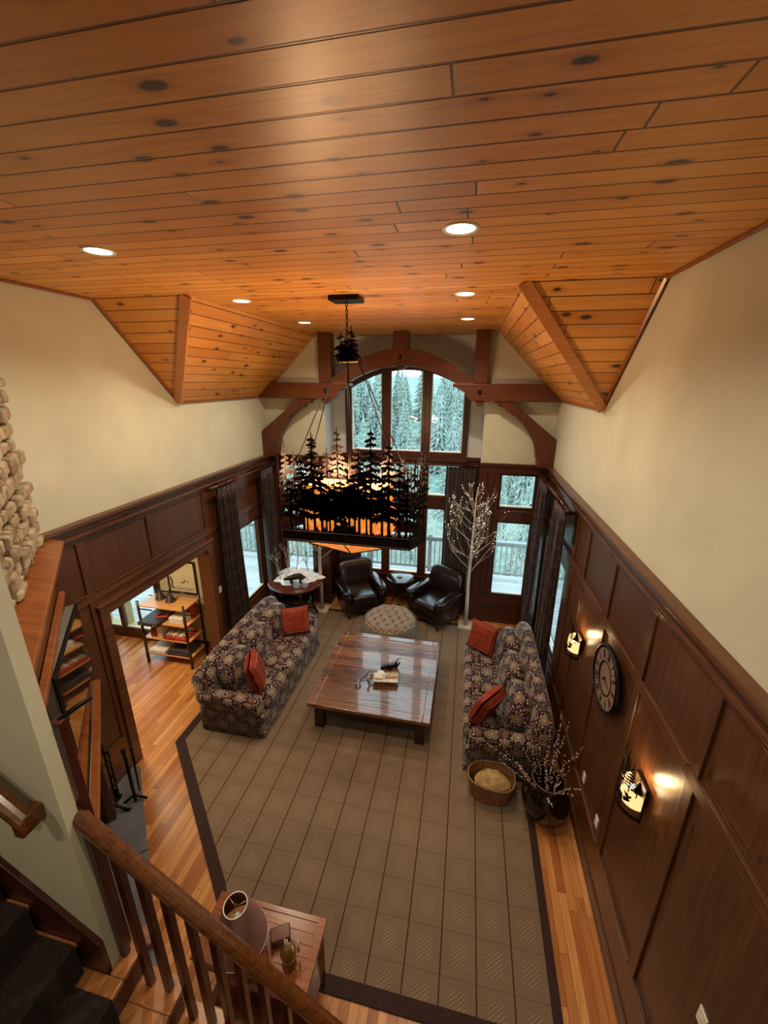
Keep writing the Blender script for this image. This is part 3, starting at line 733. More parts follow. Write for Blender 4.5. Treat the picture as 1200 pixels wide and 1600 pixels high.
# ---- corner fireplace (built on the diagonal, then turned by 45 degrees)
# local frame: u runs along the face from the left wall toward the camera, w points into the room
U = Vector((.70711, -.70711, 0)); Wd = Vector((.70711, .70711, 0))
FM = Matrix(((U.x, Wd.x, 0, -3.82), (U.y, Wd.y, 0, 2.79), (0, 0, 1, 0), (0, 0, 0, 1)))   # w=0 is the stone face, x+y=-1.03
def FB(mb, u0, u1, w0, w1, z0, z1): return mb.box(u0, u1, w0, w1, z0, z1, M=FM)
ch = MB(); FB(ch, 0, 2.7, -.3, -.05, 3.0, ZT)
chim = struct(ch.build('wall_chimney', M['mortar']))
rs = MB(); rnd = random.Random(21); z = 3.17
while z < 5.3:
    h = rnd.uniform(.07, .15); u = .0
    while u < 2.55:
        l = rnd.uniform(.10, .30); d = rnd.uniform(.0, .05); c = .012
        p = [(u+c, z+c+rnd.uniform(0,.02)), (u+l-c, z+c*rnd.uniform(.5,2)), (u+l-c*rnd.uniform(.5,2), z+h-c), (u+l*.5, z+h-c*.3), (u+c*rnd.uniform(.5,2.5), z+h-c*rnd.uniform(.6,2))]
        n = len(p); cx = sum(a for a, _ in p)/n; cz = sum(b for _, b in p)/n
        v = [FM @ Vector((a, -.06, b)) for a, b in p]+[FM @ Vector((a, d-.012, b)) for a, b in p]+[FM @ Vector((cx+(a-cx)*.75, d+.012, cz+(b-cz)*.75)) for a, b in p]
        f = [tuple(reversed(range(n))), tuple(range(2*n, 3*n))]
        for q in range(2):
            for i in range(n): f.append((q*n+i, q*n+(i+1) % n, (q+1)*n+(i+1) % n, (q+1)*n+i))
        rs.add(v, f); u += l
    z += h
rs.build('fieldstone', M['stone'], chim, bevel=.008)
fp = thing('fireplace', 'corner fireplace with polished wood mantel below the stone chimney', 'fireplace', (-3.82, 2.79, 0))
FM2 = FM.copy(); FM2.translation = Vector((0, 0, 0))
def fpart(name, boxes, mat, bev=.006):
    mb = MB()
    for b in boxes: mb.box(*b, M=FM2)
    return mb.build(name, mat, fp, bevel=bev)
mt = MB(); tri = [Vector((XL-fp.location.x+.0, 3.14-2.79-.095, 3.13)), ]
def fpt(x, y, z): return Vector((x+3.82, y-2.79, z))
mt.prism([fpt(-3.82,2.79,3.13), fpt(-3.82,2.83,3.13), fpt(-3.60,2.83,3.13), fpt(-1.9,1.13,3.13), fpt(-2.1,1.0,3.13)], (0,0,.045)); mt.build('mantel_shelf', M['mantel'], fp, bevel=.008)
fpart('crown', [(.12, 2.6, -.02, .11, 3.06, 3.13)], M['panel'])
fpart('overmantel_panel', [(.10, 2.6, -.05, .05, 2.70, 3.06)], M['panel'])
fpart('niche_trim', [(.14, 2.6, .05, .10, 2.64, 2.69)], M['mantel'])
fpart('niche_back', [(.05, 2.6, -.25, -.08, 1.62, 2.70)], M['frame'])
fpart('niche_side', [(.04, .14, -.1, .05, 1.62, 2.70)], M['panel'])
fpart('lower_mantel', [(.10, 2.6, -.12, .19, 1.56, 1.61), (.13, 2.6, -.1, .155, 1.50, 1.56), (.16, 2.6, -.1, .12, 1.44, 1.50)], M['mantel'], .006)
fpart('highlight_bead', [(.14, 2.6, .115, .135, 1.61, 1.622)], M['chrome'], .003).parent = [c for c in kids(fp) if c.name.startswith('lower_mantel')][0]  # chrome bead added for the silver highlight along the wooden ledge
fpart('surround', [(.14, .42, -.12, .07, 0, 1.44), (1.75, 2.6, -.12, .07, 0, 1.44), (.42, 1.75, -.12, .07, 1.05, 1.44)], M['panel'])
fpart('firebox', [(.42, 1.75, -.40, -.35, 0, 1.05), (.40, .42, -.40, 0, 0, 1.05), (1.75, 1.77, -.4, 0, 0, 1.05)], M['firebox'], 0)
h1 = MB(); h1.prism([(-3.80,2.80,.0),(-3.80,3.14,.0),(-3.72,3.15,.0),(-2.93,2.36,.0),(-3.37,1.90,.0),(-3.45,2.30,0)], (0,0,.025))
hearth = struct(h1.build('trim_6', M['slate'], bevel=.005))
h2 = MB(); h2.prism([(-2.92,2.35,.0),(-3.36,1.89,0),(-2.6,1.15,.0),(-2.15,1.58,.0)], (0,0,.025)); struct(h2.build('trim_7', M['slate'], bevel=.005))
h3 = MB(); h3.prism([(-2.42,1.84,.025),(-2.30,1.72,.025),(-2.72,1.30,.025),(-2.84,1.42,.025)], (0,0,.07)); tag(h3.build('hearth_brick', M['brick'], bevel=.006), 'strip of pink brick on the slate seen between the stair balusters', 'brick')
tv = thing('television', 'flat television turned on its arm in the niche over the fireplace mantel', 'television', (-3.82, 2.79, 0))
TVM = FM2 @ Matrix.Translation((.30, .18, 0)) @ Matrix.Rotation(math.radians(-4), 4, 'Z')
def tvp(name, b, mat, bev=.004): return MB().box(*b, M=TVM).build(name, mat, tv, bevel=bev)
tvp('housing', (0, 1.15, -.09, -.012, 1.90, 2.60), M['grey'], .012)
bz = tvp('bezel', (-.01, 1.16, -.012, .004, 1.89, 2.61), M['black'])
scr = tvp('screen', (.025, 1.125, .002, .008, 1.93, 2.575), M['screen'], 0)
scr.parent = bz
tvp('wall_arm', (.45, .55, -.3, -.09, 2.15, 2.3), M['black'])

# ================================================================ THE THINGS
# ---- rug
rg = MB(); RI = [(-3.43,3.62),(-1.99,2.26),(-1.65,1.86),(.925,1.86),(.925,7.08),(-3.43,7.08)]
RO = [(-3.54,3.56),(-2.0,2.12),(-1.70,1.75),(1.0,1.75),(1.0,7.16),(-3.54,7.16)]
rug = thing('area_rug', 'large beige rug with brown stripes and dark binding under both sofas', 'rug', (0,0,0))
MB().prism([(x,y,0) for x, y in RI], (0,0,.012)).build('rug_field', M['rug'], rug)
rb = MB(); n = len(RI)
for i in range(n):
    a, b, c, d = RI[i], RI[(i+1) % n], RO[(i+1) % n], RO[i]
    rb.prism([(a[0],a[1],0),(b[0],b[1],0),(c[0],c[1],0),(d[0],d[1],0)], (0,0,.013))
rb.build('rug_binding', M['rugedge'], rug)
ZR = .013

# ---- sofas
def throw_pillow(label, loc, rot, s=.46, group=None):
    t = thing('throw_pillow', label, 'pillow', loc); t.rotation_euler = rot
    mb = MB(); n = 16
    def sf(sg):
        def fn(u, v):
            x, y = u*2-1, v*2-1; e = max(0, (1-x**4)*(1-y**4))**.42
            k = 1-.05*(1-max(abs(x), abs(y))); return (x*s/2*(1-.06*(1-y*y)), y*s/2*(1-.06*(1-x*x)), sg*(.012+.085*e))
        return fn
    mb.grid(sf(1), n, n); mb.grid(lambda u, v: sf(-1)(1-u, v), n, n)
    rim = [(-1,-1),(1,-1),(1,1),(-1,1)]
    mb.build('cover', M['red_fab'], t)
    pm = MB()
    for sg in (1, -1):
        pts = []
        for i in range(4):
            a, b = rim[i], rim[(i+1) % 4]
            for k in range(8):
                x, y = (a[0]+(b[0]-a[0])*k/8)*.80, (a[1]+(b[1]-a[1])*k/8)*.80
                e = max(0, (1-x**4)*(1-y**4))**.42
                pts.append((x*s/2*(1-.06*(1-y*y)), y*s/2*(1-.06*(1-x*x)), sg*(.014+.085*e)))
        pts.append(pts[0]); pm.tube(pts, .005, 5)
    pm.build('piping', M['pipe_fab'], t)
    return t
def sofa(label, loc, rz, L):
    t = thing('sofa', label, 'sofa', loc, rz)
    h = L/2; F = M['fabric']
    MB().box(-.44, .44, -h+.04, h-.04, .03, .34).build('base', F, t, bevel=.03)
    sk = MB(); sk.box(-.45, .45, -h+.03, h-.03, .0, .10); sk.build('skirt', F, t, bevel=.01)
    # back with a rolled top
    prof = [(-.30,.30),(-.46,.30),(-.47,.60),(-.50,.72),(-.535,.80),(-.53,.88),(-.49,.935),(-.43,.955),(-.36,.93),(-.32,.86),(-.28,.70),(-.24,.45)]
    mb = MB(); n = len(prof); K = 16; v = []; f = []
    for k in range(K+1):
        y = -h+.012+(L-.024)*k/K; hump = .035*math.sin(PI*k/K); e = 1-.10*(abs(2*k/K-1)**8)
        for x, z in prof: v.append((x, y, .30+(z-.30)*e+hump*(z-.3)/.65))
    for k in range(K):
        for i in range(n): f.append((k*n+i, (k+1)*n+i, (k+1)*n+(i+1) % n, k*n+(i+1) % n))
    f += [tuple(range(n)), tuple(K*n+i for i in reversed(range(n)))]
    uvs = []
    per = [0]
    for i in range(n): a, b = prof[i], prof[(i+1) % n]; per.append(per[-1]+math.hypot(a[0]-b[0], a[1]-b[1]))
    for k in range(K):
        for i in range(n): y0, y1 = L*k/K, L*(k+1)/K; uvs.append([(y0, per[i]), (y1, per[i]), (y1, per[i+1]), (y0, per[i+1])])
    uvs += [[(x, z) for x, z in prof], [(x, z) for x, z in reversed(prof)]]
    mb.add(v, f, True, uvs=uvs); mb.build('back', F, t)
    for sg in (-1, 1):
        pr = [(.0,.02),(.17,.02),(.17,.44),(.20,.50),(.215,.57),(.19,.635),(.12,.66),(.05,.635),(.01,.58),(.0,.50)]
        mb = MB(); n = len(pr); v = []; f = []; K = 8
        for k in range(K+1):
            u_ = k/K; x = -.46+.86*u_; dz = -.045*u_**2-(.03 if k == K else 0); sc = 1-.12*(k == K)
            for y, z in pr: v.append((x, sg*(h-.17+.085+(y-.085)*sc), z+dz*(z > .3)))
        for k in range(K):
            for i in range(n): f.append((k*n+i, (k+1)*n+i, (k+1)*n+(i+1) % n, k*n+(i+1) % n) if sg > 0 else (k*n+i, k*n+(i+1) % n, (k+1)*n+(i+1) % n, (k+1)*n+i))
        e0, e1 = tuple(range(n)), tuple(K*n+i for i in reversed(range(n)))
        f += [e0, e1] if sg > 0 else [tuple(reversed(e0)), tuple(reversed(e1))]
        mb.add(v, f, True); mb.build('arm', F, t)
    w = (L-.34)/3
    for i in range(3):
        y = -h+.17+w*(i+.5)
        MB().cushion((.12, y, .43), .72, w-.01, .20, e=.22).build('seat_cushion', F, t)
        mb = MB(); MM = Matrix.Translation((-.155, y, .70)) @ Matrix.Rotation(math.radians(-14), 4, 'Y')
        mb.cushion((0,0,0), .27, w-.03, .50, M=MM, e=.5, n=16); mb.build('back_cushion', F, t)
    return t
sL = sofa('floral patterned sofa on the left of the coffee table with its back to the doorway', (-2.84, 4.90, ZR), 0, 2.16)
sR = sofa('floral patterned sofa along the right panelled wall below the sconces and clock', (.66, 4.98, ZR), PI, 2.16)
R_ = math.radians
throw_pillow('rust red pillow at the far end of the left sofa', (-2.62, 5.50, .77), (R_(70), R_(0), R_(28)), .46)
throw_pillow('rust red pillow at the near end of the left sofa', (-2.66, 4.22, .77), (R_(74), 0, R_(115)), .46)
throw_pillow('rust red pillow at the far end of the right sofa', (.44, 5.66, .78), (R_(68), R_(0), R_(-32)), .46)
throw_pillow('rust red pillow at the near end of the right sofa', (.46, 4.24, .78), (R_(68), R_(0), R_(-128)), .46)

# ---- coffee table
ct = thing('coffee_table', 'large square dark plank coffee table with glossy top and block legs', 'table', (-1.055, 4.97, ZR))
hw, hd = .83, .86
MB().box(-hw+.10, hw-.10, -hd+.13, hd-.13, .40, .445).build('tabletop', M['tabletop'], ct)
tf = MB(); tf.box(-hw, -hw+.10, -hd, hd, .395, .447); tf.box(hw-.10, hw, -hd, hd, .395, .447); tf.box(-hw+.10, hw-.10, -hd, -hd+.13, .395, .447); tf.box(-hw+.10, hw-.10, hd-.13, hd, .395, .447)
tf.build('top_frame', M['tabletop'], ct, bevel=.008)
ap = MB(); ap.box(-hw+.10, hw-.10, -hd+.10, -hd+.13, .26, .395); ap.box(-hw+.10, hw-.10, hd-.13, hd-.10, .26, .395); ap.box(-hw+.10, -hw+.13, -hd+.1, hd-.1, .26, .395); ap.box(hw-.13, hw-.10, -hd+.1, hd-.1, .26, .395)
ap.build('apron', M['tabledark'], ct)
for a in (-1, 1):
    for b in (-1, 1): MB().box(a*(hw-.135)-.065, a*(hw-.135)+.065, b*(hd-.135)-.065, b*(hd-.135)+.065, 0, .395).build('leg', M['tabledark'], ct, bevel=.012)
TT = ZR+.447
# sled decoration
sl_ = thing('toy_sled', 'small decorative wooden sled with curved rope on the coffee table', 'sled', (-.93, 4.74, TT), R_(8))
b = MB(); b.prism([(-.17,-.09,.055),(.18,-.09,.055),(.18,.09,.055),(-.17,.09,.055)], (0,0,.012)); 
for y in (-.07, 0, .07): b.box(-.17, .18, y-.022, y+.022, .067, .075)
b.build('deck', M['game_white'], sl_, bevel=.003)
for y in (-.085, .085):
    MB().tube([(.19,y,.012),(-.18,y,.012),(-.23,y,.03),(-.255,y,.075),(-.235,y,.11)], .009, 6).build('runner', M['tableedge'], sl_)
st_ = MB(); st_.box(-.12,-.10,-.085,.085,.02,.056); st_.box(.1,.12,-.085,.085,.02,.056); st_.build('strut', M['tableedge'], sl_)
MB().box(-.245, -.225, -.11, .11, .085, .105).build('steering_bar', M['game_tan'], sl_, bevel=.004)
MB().tube([(-.235,.09,.09),(-.30,.05,.03),(-.36,.0,.010),(-.37,-.07,.010),(-.34,-.13,.010),(-.38,-.17,.010),(-.42,-.13,.012),(-.40,-.10,.010)], .006, 6).build('rope', M['black'], sl_)
b = MB().box(-.15, -.04, -.06, .03, 0, .03).build('notepad', M['game_white'], bevel=.003); b.location = (-.93, 4.74, TT+.075); b.rotation_euler = (0,0,R_(5)); tag(b, 'small white card lying on the front of the toy sled', 'card')
b = MB().box(0, .17, -.02, .07, 0, .028).build('small_box', M['game_tan'], bevel=.003); b.location = (-.93, 4.74, TT+.075); b.rotation_euler = (0,0,R_(12)); tag(b, 'little tan box on the back of the toy sled', 'box')
b = MB().lathe([(.045,0),(.055,.004),(.055,.012),(.0,.012)], 20).build('coaster', M['snow']); b.location = (-1.03, 4.90, TT); tag(b, 'round pale blue coaster behind the toy sled', 'coaster')
pc = thing('pinecone_ornament', 'black metal pine cone ornament behind the toy sled on the coffee table', 'ornament', (-.93, 5.03, TT), R_(20))
mb = MB().lathe([(.0,0),(.035,.0),(.05,.02),(.0,.03)], 12)
for k in range(7):
    x = -.10+k*.032; h = .045+.012*k
    for s_ in (-1, 1): mb.prism([(x-.014, s_*.004, .02), (x+.014, s_*.004, .02), (x+.004, s_*.030, .02+h)], (0, s_*.004, .004))
mb.tube([(-.13,0,.02),(.12,0,.03),(.17,0,.10)], [.018,.026,.006], 7)
mb.tube([(.10,0,.03),(.13,.02,.13),(.18,.0,.17)], [.012,.008,.003], 6); mb.build('scales', M['black'], pc)

# ---- ottoman
ot = thing('ottoman', 'round tufted ottoman in dotted beige fabric beyond the coffee table', 'ottoman', (-1.17, 6.36, ZR)); ot.scale = (1,1,1.22)
R0 = .49; BT = []
for i in range(-4, 5):
    for j in range(-4, 5):
        x, y = (i+(j % 2)*.5)*.165, j*.143
        if math.hypot(x, y) < .47: BT.append((x, y))
def hgt(x, y):
    r = math.hypot(x, y)/R0; d = sorted(math.hypot(x-a, y-b) for a, b in BT)[:2]
    dm = d[0]; puff = min(1, dm/.085)**.6; crease = min(1, (d[1]-d[0])/.05)
    puff *= .75+.25*crease
    return .335+.105*puff*(.55+.45*1)*max(0, 1-r**10)-.16*max(0, r-.86)**1.0*1.2
def of(u, v):
    r = v*R0; w = 2*PI*u; x, y = r*math.cos(w), r*math.sin(w); return (x, y, hgt(x, y))
MB().grid(of, 96, 30, uvfn=lambda u, v: (v*R0*math.cos(2*PI*u), v*R0*math.sin(2*PI*u))).build('tufted_top', M['ottoman'], ot)
sd_ = MB(); ns = 64
prof = [(.455,.0),(.475,.03),(.490,.15),(.495,.28),(.492,.35),(.488,.365)]
def sf(u, v):
    i = min(len(prof)-2, int(v*(len(prof)-1))); t = v*(len(prof)-1)-i; r = prof[i][0]*(1-t)+prof[i+1][0]*t; z = prof[i][1]*(1-t)+prof[i+1][1]*t
    r *= 1+.006*math.cos(32*PI*u)*v; return (r*math.cos(2*PI*u), r*math.sin(2*PI*u), z)
sd_.grid(sf, 96, 10, uvfn=lambda u, v: (u*3.1, v*.37)); sd_.build('side', M['ottoman'], ot)
bt = MB()
for x, y in BT: bt.ball((x, y, .345), .011, 8, 4)
bt.build('buttons', M['ottoman'], ot)

# ---- leather armchairs
def armchair(label, loc, rz):
    t = thing('armchair', label, 'armchair', loc, rz); Lm = M['leather']
    MB().box(-.36, .36, -.38, .38, .13, .34).build('base', Lm, t, bevel=.04)
    MB().cushion((.07, 0, .41), .66, .54, .18, e=.22).build('seat_cushion', Lm, t)
    mb = MB(); prof = [(-.20,.30),(-.38,.28),(-.44,.60),(-.50,.86),(-.515,.93),(-.48,.985),(-.41,.99),(-.35,.95),(-.30,.80),(-.25,.55)]
    n = len(prof); v = []; f = []; K = 12
    for k in range(K+1):
        u_ = 2*k/K-1; y = .36*u_; e = 1-.08*abs(u_)**6
        for x, z in prof: v.append((x+.05*abs(u_)**4*(z > .5), y, .3+(z-.3)*e))
    for k in range(K):
        for i in range(n): f.append((k*n+i, (k+1)*n+i, (k+1)*n+(i+1) % n, k*n+(i+1) % n))
    f += [tuple(range(n)), tuple(K*n+i for i in reversed(range(n)))]
    mb.add(v, f, True); mb.build('back', Lm, t)
    for sg in (-1, 1):
        mb = MB(); mb.cushion((-.02, sg*.355, .35), .80, .15, .46, e=.3); mb.cushion((.0, sg*.37, .585), .84, .20, .15, e=.55); mb.build('arm', Lm, t)
        for x in (-.32, .32): MB().tube([(x, sg*.33, 0), (x, sg*.33, .14)], [.02,.035], 8).build('leg', M['espresso'], t)
    return t
armchair('dark leather armchair left of the small round table by the window', (-1.98, 7.30, ZR), R_(-58))
armchair('dark leather armchair right of the small round table by the window', (-.42, 7.26, ZR), R_(236))

# ---- small round table by the window
rt = thing('side_table', 'small round pedestal table with pale shiny top between the leather armchairs', 'table', (-1.19, 7.62, 0))
MB().lathe([(.0,.645),(.27,.645),(.285,.652),(.285,.668),(.275,.675),(.0,.675)], 32).build('tabletop', M['screen'], rt)
MB().lathe([(.05,.20),(.035,.25),(.028,.40),(.045,.50),(.03,.56),(.08,.645)], 14).build('pedestal', M['espresso'], rt)
for k in range(3):
    a = k*2*PI/3+.5; MB().tube([(0,0,.25),(.10*math.cos(a),.10*math.sin(a),.20),(.20*math.cos(a),.20*math.sin(a),.05),(.25*math.cos(a),.25*math.sin(a),.012)], [.03,.022,.018,.014], 7).build('leg', M['espresso'], rt)
b = MB().lathe([(.05,0),(.055,.01),(.05,.025),(.0,.025)], 18).build('lidded_dish', M['grey']); b.location = (-1.20, 7.60, .675); tag(b, 'tiny round lidded dish on the small pedestal table', 'dish')

# ---- round table in the left corner
r2 = thing('round_table', 'round dark table in the left corner holding snow cloth and animal figure', 'table', (-3.19, 6.84, 0)); r2.scale = (1.06,1.06,1.0)
MB().lathe([(.0,.74),(.49,.74),(.515,.75),(.515,.775),(.50,.785),(.0,.785)], 40).build('tabletop', M['redwood'], r2)
MB().lathe([(.30,.68),(.42,.68),(.42,.74),(.30,.74)], 30).build('apron', M['espresso'], r2)
for k in range(5):
    a = k*2*PI/5+.3; c_, s_ = math.cos(a), math.sin(a)
    MB().tube([(.30*c_,.30*s_,.70),(.33*c_,.33*s_,.40),(.30*c_,.30*s_,.20),(.38*c_,.38*s_,0)], [.034,.028,.022,.026], 8).build('leg', M['espresso'], r2)
MB().lathe([(.26,.33),(.30,.33),(.30,.36),(.26,.36)], 30).build('stretcher_ring', M['espresso'], r2)
rnd = random.Random(3)
sn = MB(); bl = []
for i in range(40): bl.append((rnd.random()*6.28, rnd.random(), rnd.uniform(.02,.05)))
def snf(u, v):
    w = 2*PI*u; R = .40+.06*math.sin(3*w+1)+.035*math.sin(7*w)+.02*math.sin(13*w); r = v*R
    x, y = r*math.cos(w)*1.05-.03, r*math.sin(w)*.80+.13
    k = .018+.030*abs(math.sin(x*19+1)*math.cos(y*23))+.05*max(0, 1-((x+.05)**2+(y-.2)**2)/.08)
    return (x, y, .001 if v >= .999 else k*(1-v**8))
sn.grid(snf, 64, 16); so = sn.build('snow_cloth', M['snow']); so.scale = (1.12,1.12,1.5); so.location = (-3.19, 6.84, .785); tag(so, 'crumpled white artificial snow cloth spread over the round table', 'cloth')
# bison figure, one continuous skinned body
def skin(name, pts, edges, radii, mat, lvl=1, root=0):
    me = bpy.data.meshes.new(name); me.from_pydata(pts, edges, []); me.update(); o = bpy.data.objects.new(name, me); C.objects.link(o)
    sk = o.modifiers.new('skin', 'SKIN')
    for i, r in enumerate(radii): me.skin_vertices[0].data[i].radius = (r, r) if not isinstance(r, tuple) else r; me.skin_vertices[0].data[i].use_root = (i == root)
    ss_ = o.modifiers.new('sub', 'SUBSURF'); ss_.levels = lvl; ss_.render_levels = lvl
    me.materials.append(mat); return o
bp = [(0,0,.155),(.07,0,.165),(.13,0,.15),(-.08,0,.15),(-.15,0,.12),(-.20,0,.10),        # body, hump, neck, head, muzzle
      (.06,.035,.09),(.05,.035,.04),(.06,.035,.0),(.06,-.035,.09),(.09,-.035,.04),(.10,-.035,.0),   # hind legs start near rump (x+)
      (-.07,.035,.09),(-.10,.035,.05),(-.09,.035,.0),(-.07,-.035,.09),(-.05,-.035,.05),(-.07,-.035,.0),
      (.16,0,.13),(.20,0,.06)]
be = [(0,1),(1,2),(0,3),(3,4),(4,5),(2,6),(6,7),(7,8),(2,9),(9,10),(10,11),(3,12),(12,13),(13,14),(3,15),(15,16),(16,17),(2,18),(18,19)]
brd = [.044,.040,.038,.050,.032,.020,.020,.012,.011,.020,.012,.011,.020,.012,.011,.020,.012,.011,.006,.005]
bi = skin('animal_figure', bp, be, brd, M['bison']); bi.location = (-3.08, 6.62, .80); bi.rotation_euler = (0,0,R_(18)); bi.scale = (1.2,1.2,1.2)
tag(bi, 'dark carved four legged animal figure standing on the snow cloth', 'figurine')
hn = MB()
for s_ in (-1, 1): hn.tube([(-.155, s_*.025, .15), (-.165, s_*.055, .165), (-.16, s_*.06, .195)], [.008,.006,.002], 6)
hn.build('horn', M['twig'], bi)
rnd = random.Random(8)
for i, (x, y, h, lab) in enumerate([(-3.47, 6.74, .30, 'small bare white twig tree at the left edge of the round table'), (-3.40, 6.98, .42, 'tallest bare white twig tree behind the animal figure'), (-3.27, 7.06, .38, 'bare white twig tree right behind the animal figure'), (-3.03, 7.10, .30, 'thin dark stemmed twig tree behind the animal on the right')]):
    mb = MB(); branch(mb, (0,0,0), (0,0,1), h*1.15, .011, 3, rnd, 4, None, .2, .9, 4)
    o = mb.build('twig_tree', M['birchwhite'] if i < 3 else M['tableedge']); o.location = (x, y, .80); tag(o, lab, 'decoration')

# ---- white birch trees with lights
def birch(label, x, y, H, seed):
    t = thing('lighted_birch_tree', label, 'artificial tree', (x, y, ZR))
    MB().box(-.14, .14, -.14, .14, 0, .02).build('base_plate', M['birchwhite'], t, bevel=.003)
    rnd = random.Random(seed); mb = MB(); tips = []
    pts = [(0,0,0),(.005,0,.5),(-.004,0,1.0),(.01,0,1.6),(.02,0,2.2),(.03,0,H)]
    mb.tube(pts, [.040,.036,.032,.026,.016,.005], 10); mb.build('trunk', M['birchwhite'], t)
    kn = MB()
    for k in range(16):
        z = .15+k*.11; a = rnd.random()*6.28; kn.box(-.012, .012, -.003, .003, -.004, .004, M=Matrix.Translation((.037*math.cos(a)*(1-z*.13), .037*math.sin(a)*(1-z*.13), z)) @ Matrix.Rotation(a+PI/2, 4, 'Z'))
    kn.build('bark_marks', M['black'], t)
    bm_ = MB()
    for k in range(22):
        z = 1.15+k*(H-1.25)/22; a = k*2.4+rnd.random(); L = .78*(1-(z-1.0)/(H-1.0))**.75+.10
        branch(bm_, (.01,0,z), (math.cos(a)*.85, math.sin(a)*.85, .62), L, .0085, 2, rnd, 3, tips, .25, .55, 4)
    cy = YF-.06-y; cx = (BX1-.03-x) if x > -1 else 9
    def sq(q):   # twigs are bent back where the wall is
        q = list(q)
        if q[1] > cy*.6: q[1] = cy*.6+min(cy*.38, (q[1]-cy*.6)*.25)
        if abs(q[0]) > .38: q[0] = math.copysign(.38+(abs(q[0])-.38)*.3, q[0])
        return tuple(q)
    bm_.v = [sq(q) for q in bm_.v]; tips = [Vector(sq(q)) for q in tips]
    brn = bm_.build('branches', M['birchwhite'], t)
    lt = MB(); rnd.shuffle(tips)
    for p in tips[:190]: lt.ball(tuple(p), .0075, 5, 3)
    l_ = lt.build('tiny_lights', M['spark'], brn); l_['kind'] = 'stuff'
birch('white lighted birch tree to the right of the armchairs before the right panelling', .20, 7.12, 2.75, 4)
birch('white lighted birch tree left of the armchairs beside the round table', -2.76, 7.10, 2.35, 5)

cdm = MB().tube([(-2.50,7.86,.46),(-2.47,7.80,.36),(-2.50,7.72,.12),(-2.58,7.60,.02),(-2.62,7.35,.012),(-2.66,7.22,.018)], .005, 6)
tag(cdm.build('power_cord', M['white']), 'thin white power cord curling to the floor left of the armchair', 'cord')
# ---- chandelier
CX, CY = -1.25, 4.25
chd = thing('chandelier', 'huge black metal pine forest chandelier with amber mica panels hanging from the ceiling', 'chandelier', (CX, CY, 0))
def chp(name, mb, mat, bev=0): return mb.build(name, mat, chd, bevel=bev)
chp('canopy', MB().box(-.15, .15, -.12, .12, ZT-.045, ZT-.002), M['bronze'], .004)
cn = MB(); z = ZT-.045
k = 0
while z > 4.86:
    ang = k % 2*PI/2; pts = []
    for j in range(9):
        w = 2*PI*j/8; pts.append((.012*math.cos(w)*math.cos(ang), .012*math.cos(w)*math.sin(ang), z-.022+.024*math.sin(w)))
    cn.tube(pts, .004, 5); z -= .036; k += 1
chp('chain', cn, M['bronze'])
def pine2d(mb, s0, z0, h, w, put, rnd, dens=1.0, trunkw=.012, bare=.20):
    # flat sheet-metal pine: put(s, z) -> 3D point, extruded by put.ext
    def poly(p): mb.prism([put(a, b) for a, b in p], put.ext(s0))
    poly([(s0-trunkw, z0), (s0+trunkw, z0), (s0+.004, z0+h), (s0-.004, z0+h)])
    n = max(4, int(h*11*dens))
    for i in range(n):
        t = i/n; z = z0+h*(bare+(.98-bare)*t); bw = w*(1-t)**.75*rnd.uniform(.8, 1.15)+.02
        for sg in (-1, 1):
            zz = z+rnd.uniform(-.02, .02); l = bw*rnd.uniform(.7, 1.15); dr = l*rnd.uniform(.1, .4); th = min(.045, .02+.10*bw)*(1 if h > .4 else .6)
            p = [(s0, zz+th*.9), (s0+sg*l*.45, zz-dr*.15+th*.35), (s0+sg*l*.75, zz-dr*.5+th*.5), (s0+sg*l, zz-dr+th*.25), (s0+sg*l*.9, zz-dr-th*.35), (s0+sg*l*.6, zz-dr*.6-th*.35), (s0+sg*l*.5, zz-dr*.6-th*1.1), (s0+sg*l*.3, zz-dr*.3-th*.5), (s0, zz-th)]
            poly(p if sg < 0 else p[::-1])
class Put:
    def __init__(s, A, B, th=.006):
        s.A = Vector(A); s.d = (Vector(B)-Vector(A)); s.L = s.d.length; s.d.normalize(); s.nv = Vector((-s.d.y, s.d.x, 0))*th
    def __call__(s, a, z): p = s.A+s.d*a; return (p.x, p.y, z)
    def ext(s, a): return s.nv
rnd = random.Random(12)
ZB = 2.87
F0, F1 = (-.72, -.27), (.72, -.27)
plan = [(-.72,-.27),(.72,-.27),(.86,0),(.72,.27),(-.72,.27),(-.86,0)]
front = [(-.60,3.62,.13),(-.46,3.86,.15),(-.335,4.10,.17),(-.25,3.70,.13),(-.10,3.62,.15),(.06,3.66,.14),(.17,3.95,.16),(.30,4.20,.17),(.42,3.72,.13),(.49,4.05,.15),(.60,3.86,.12),(.68,3.72,.1)]
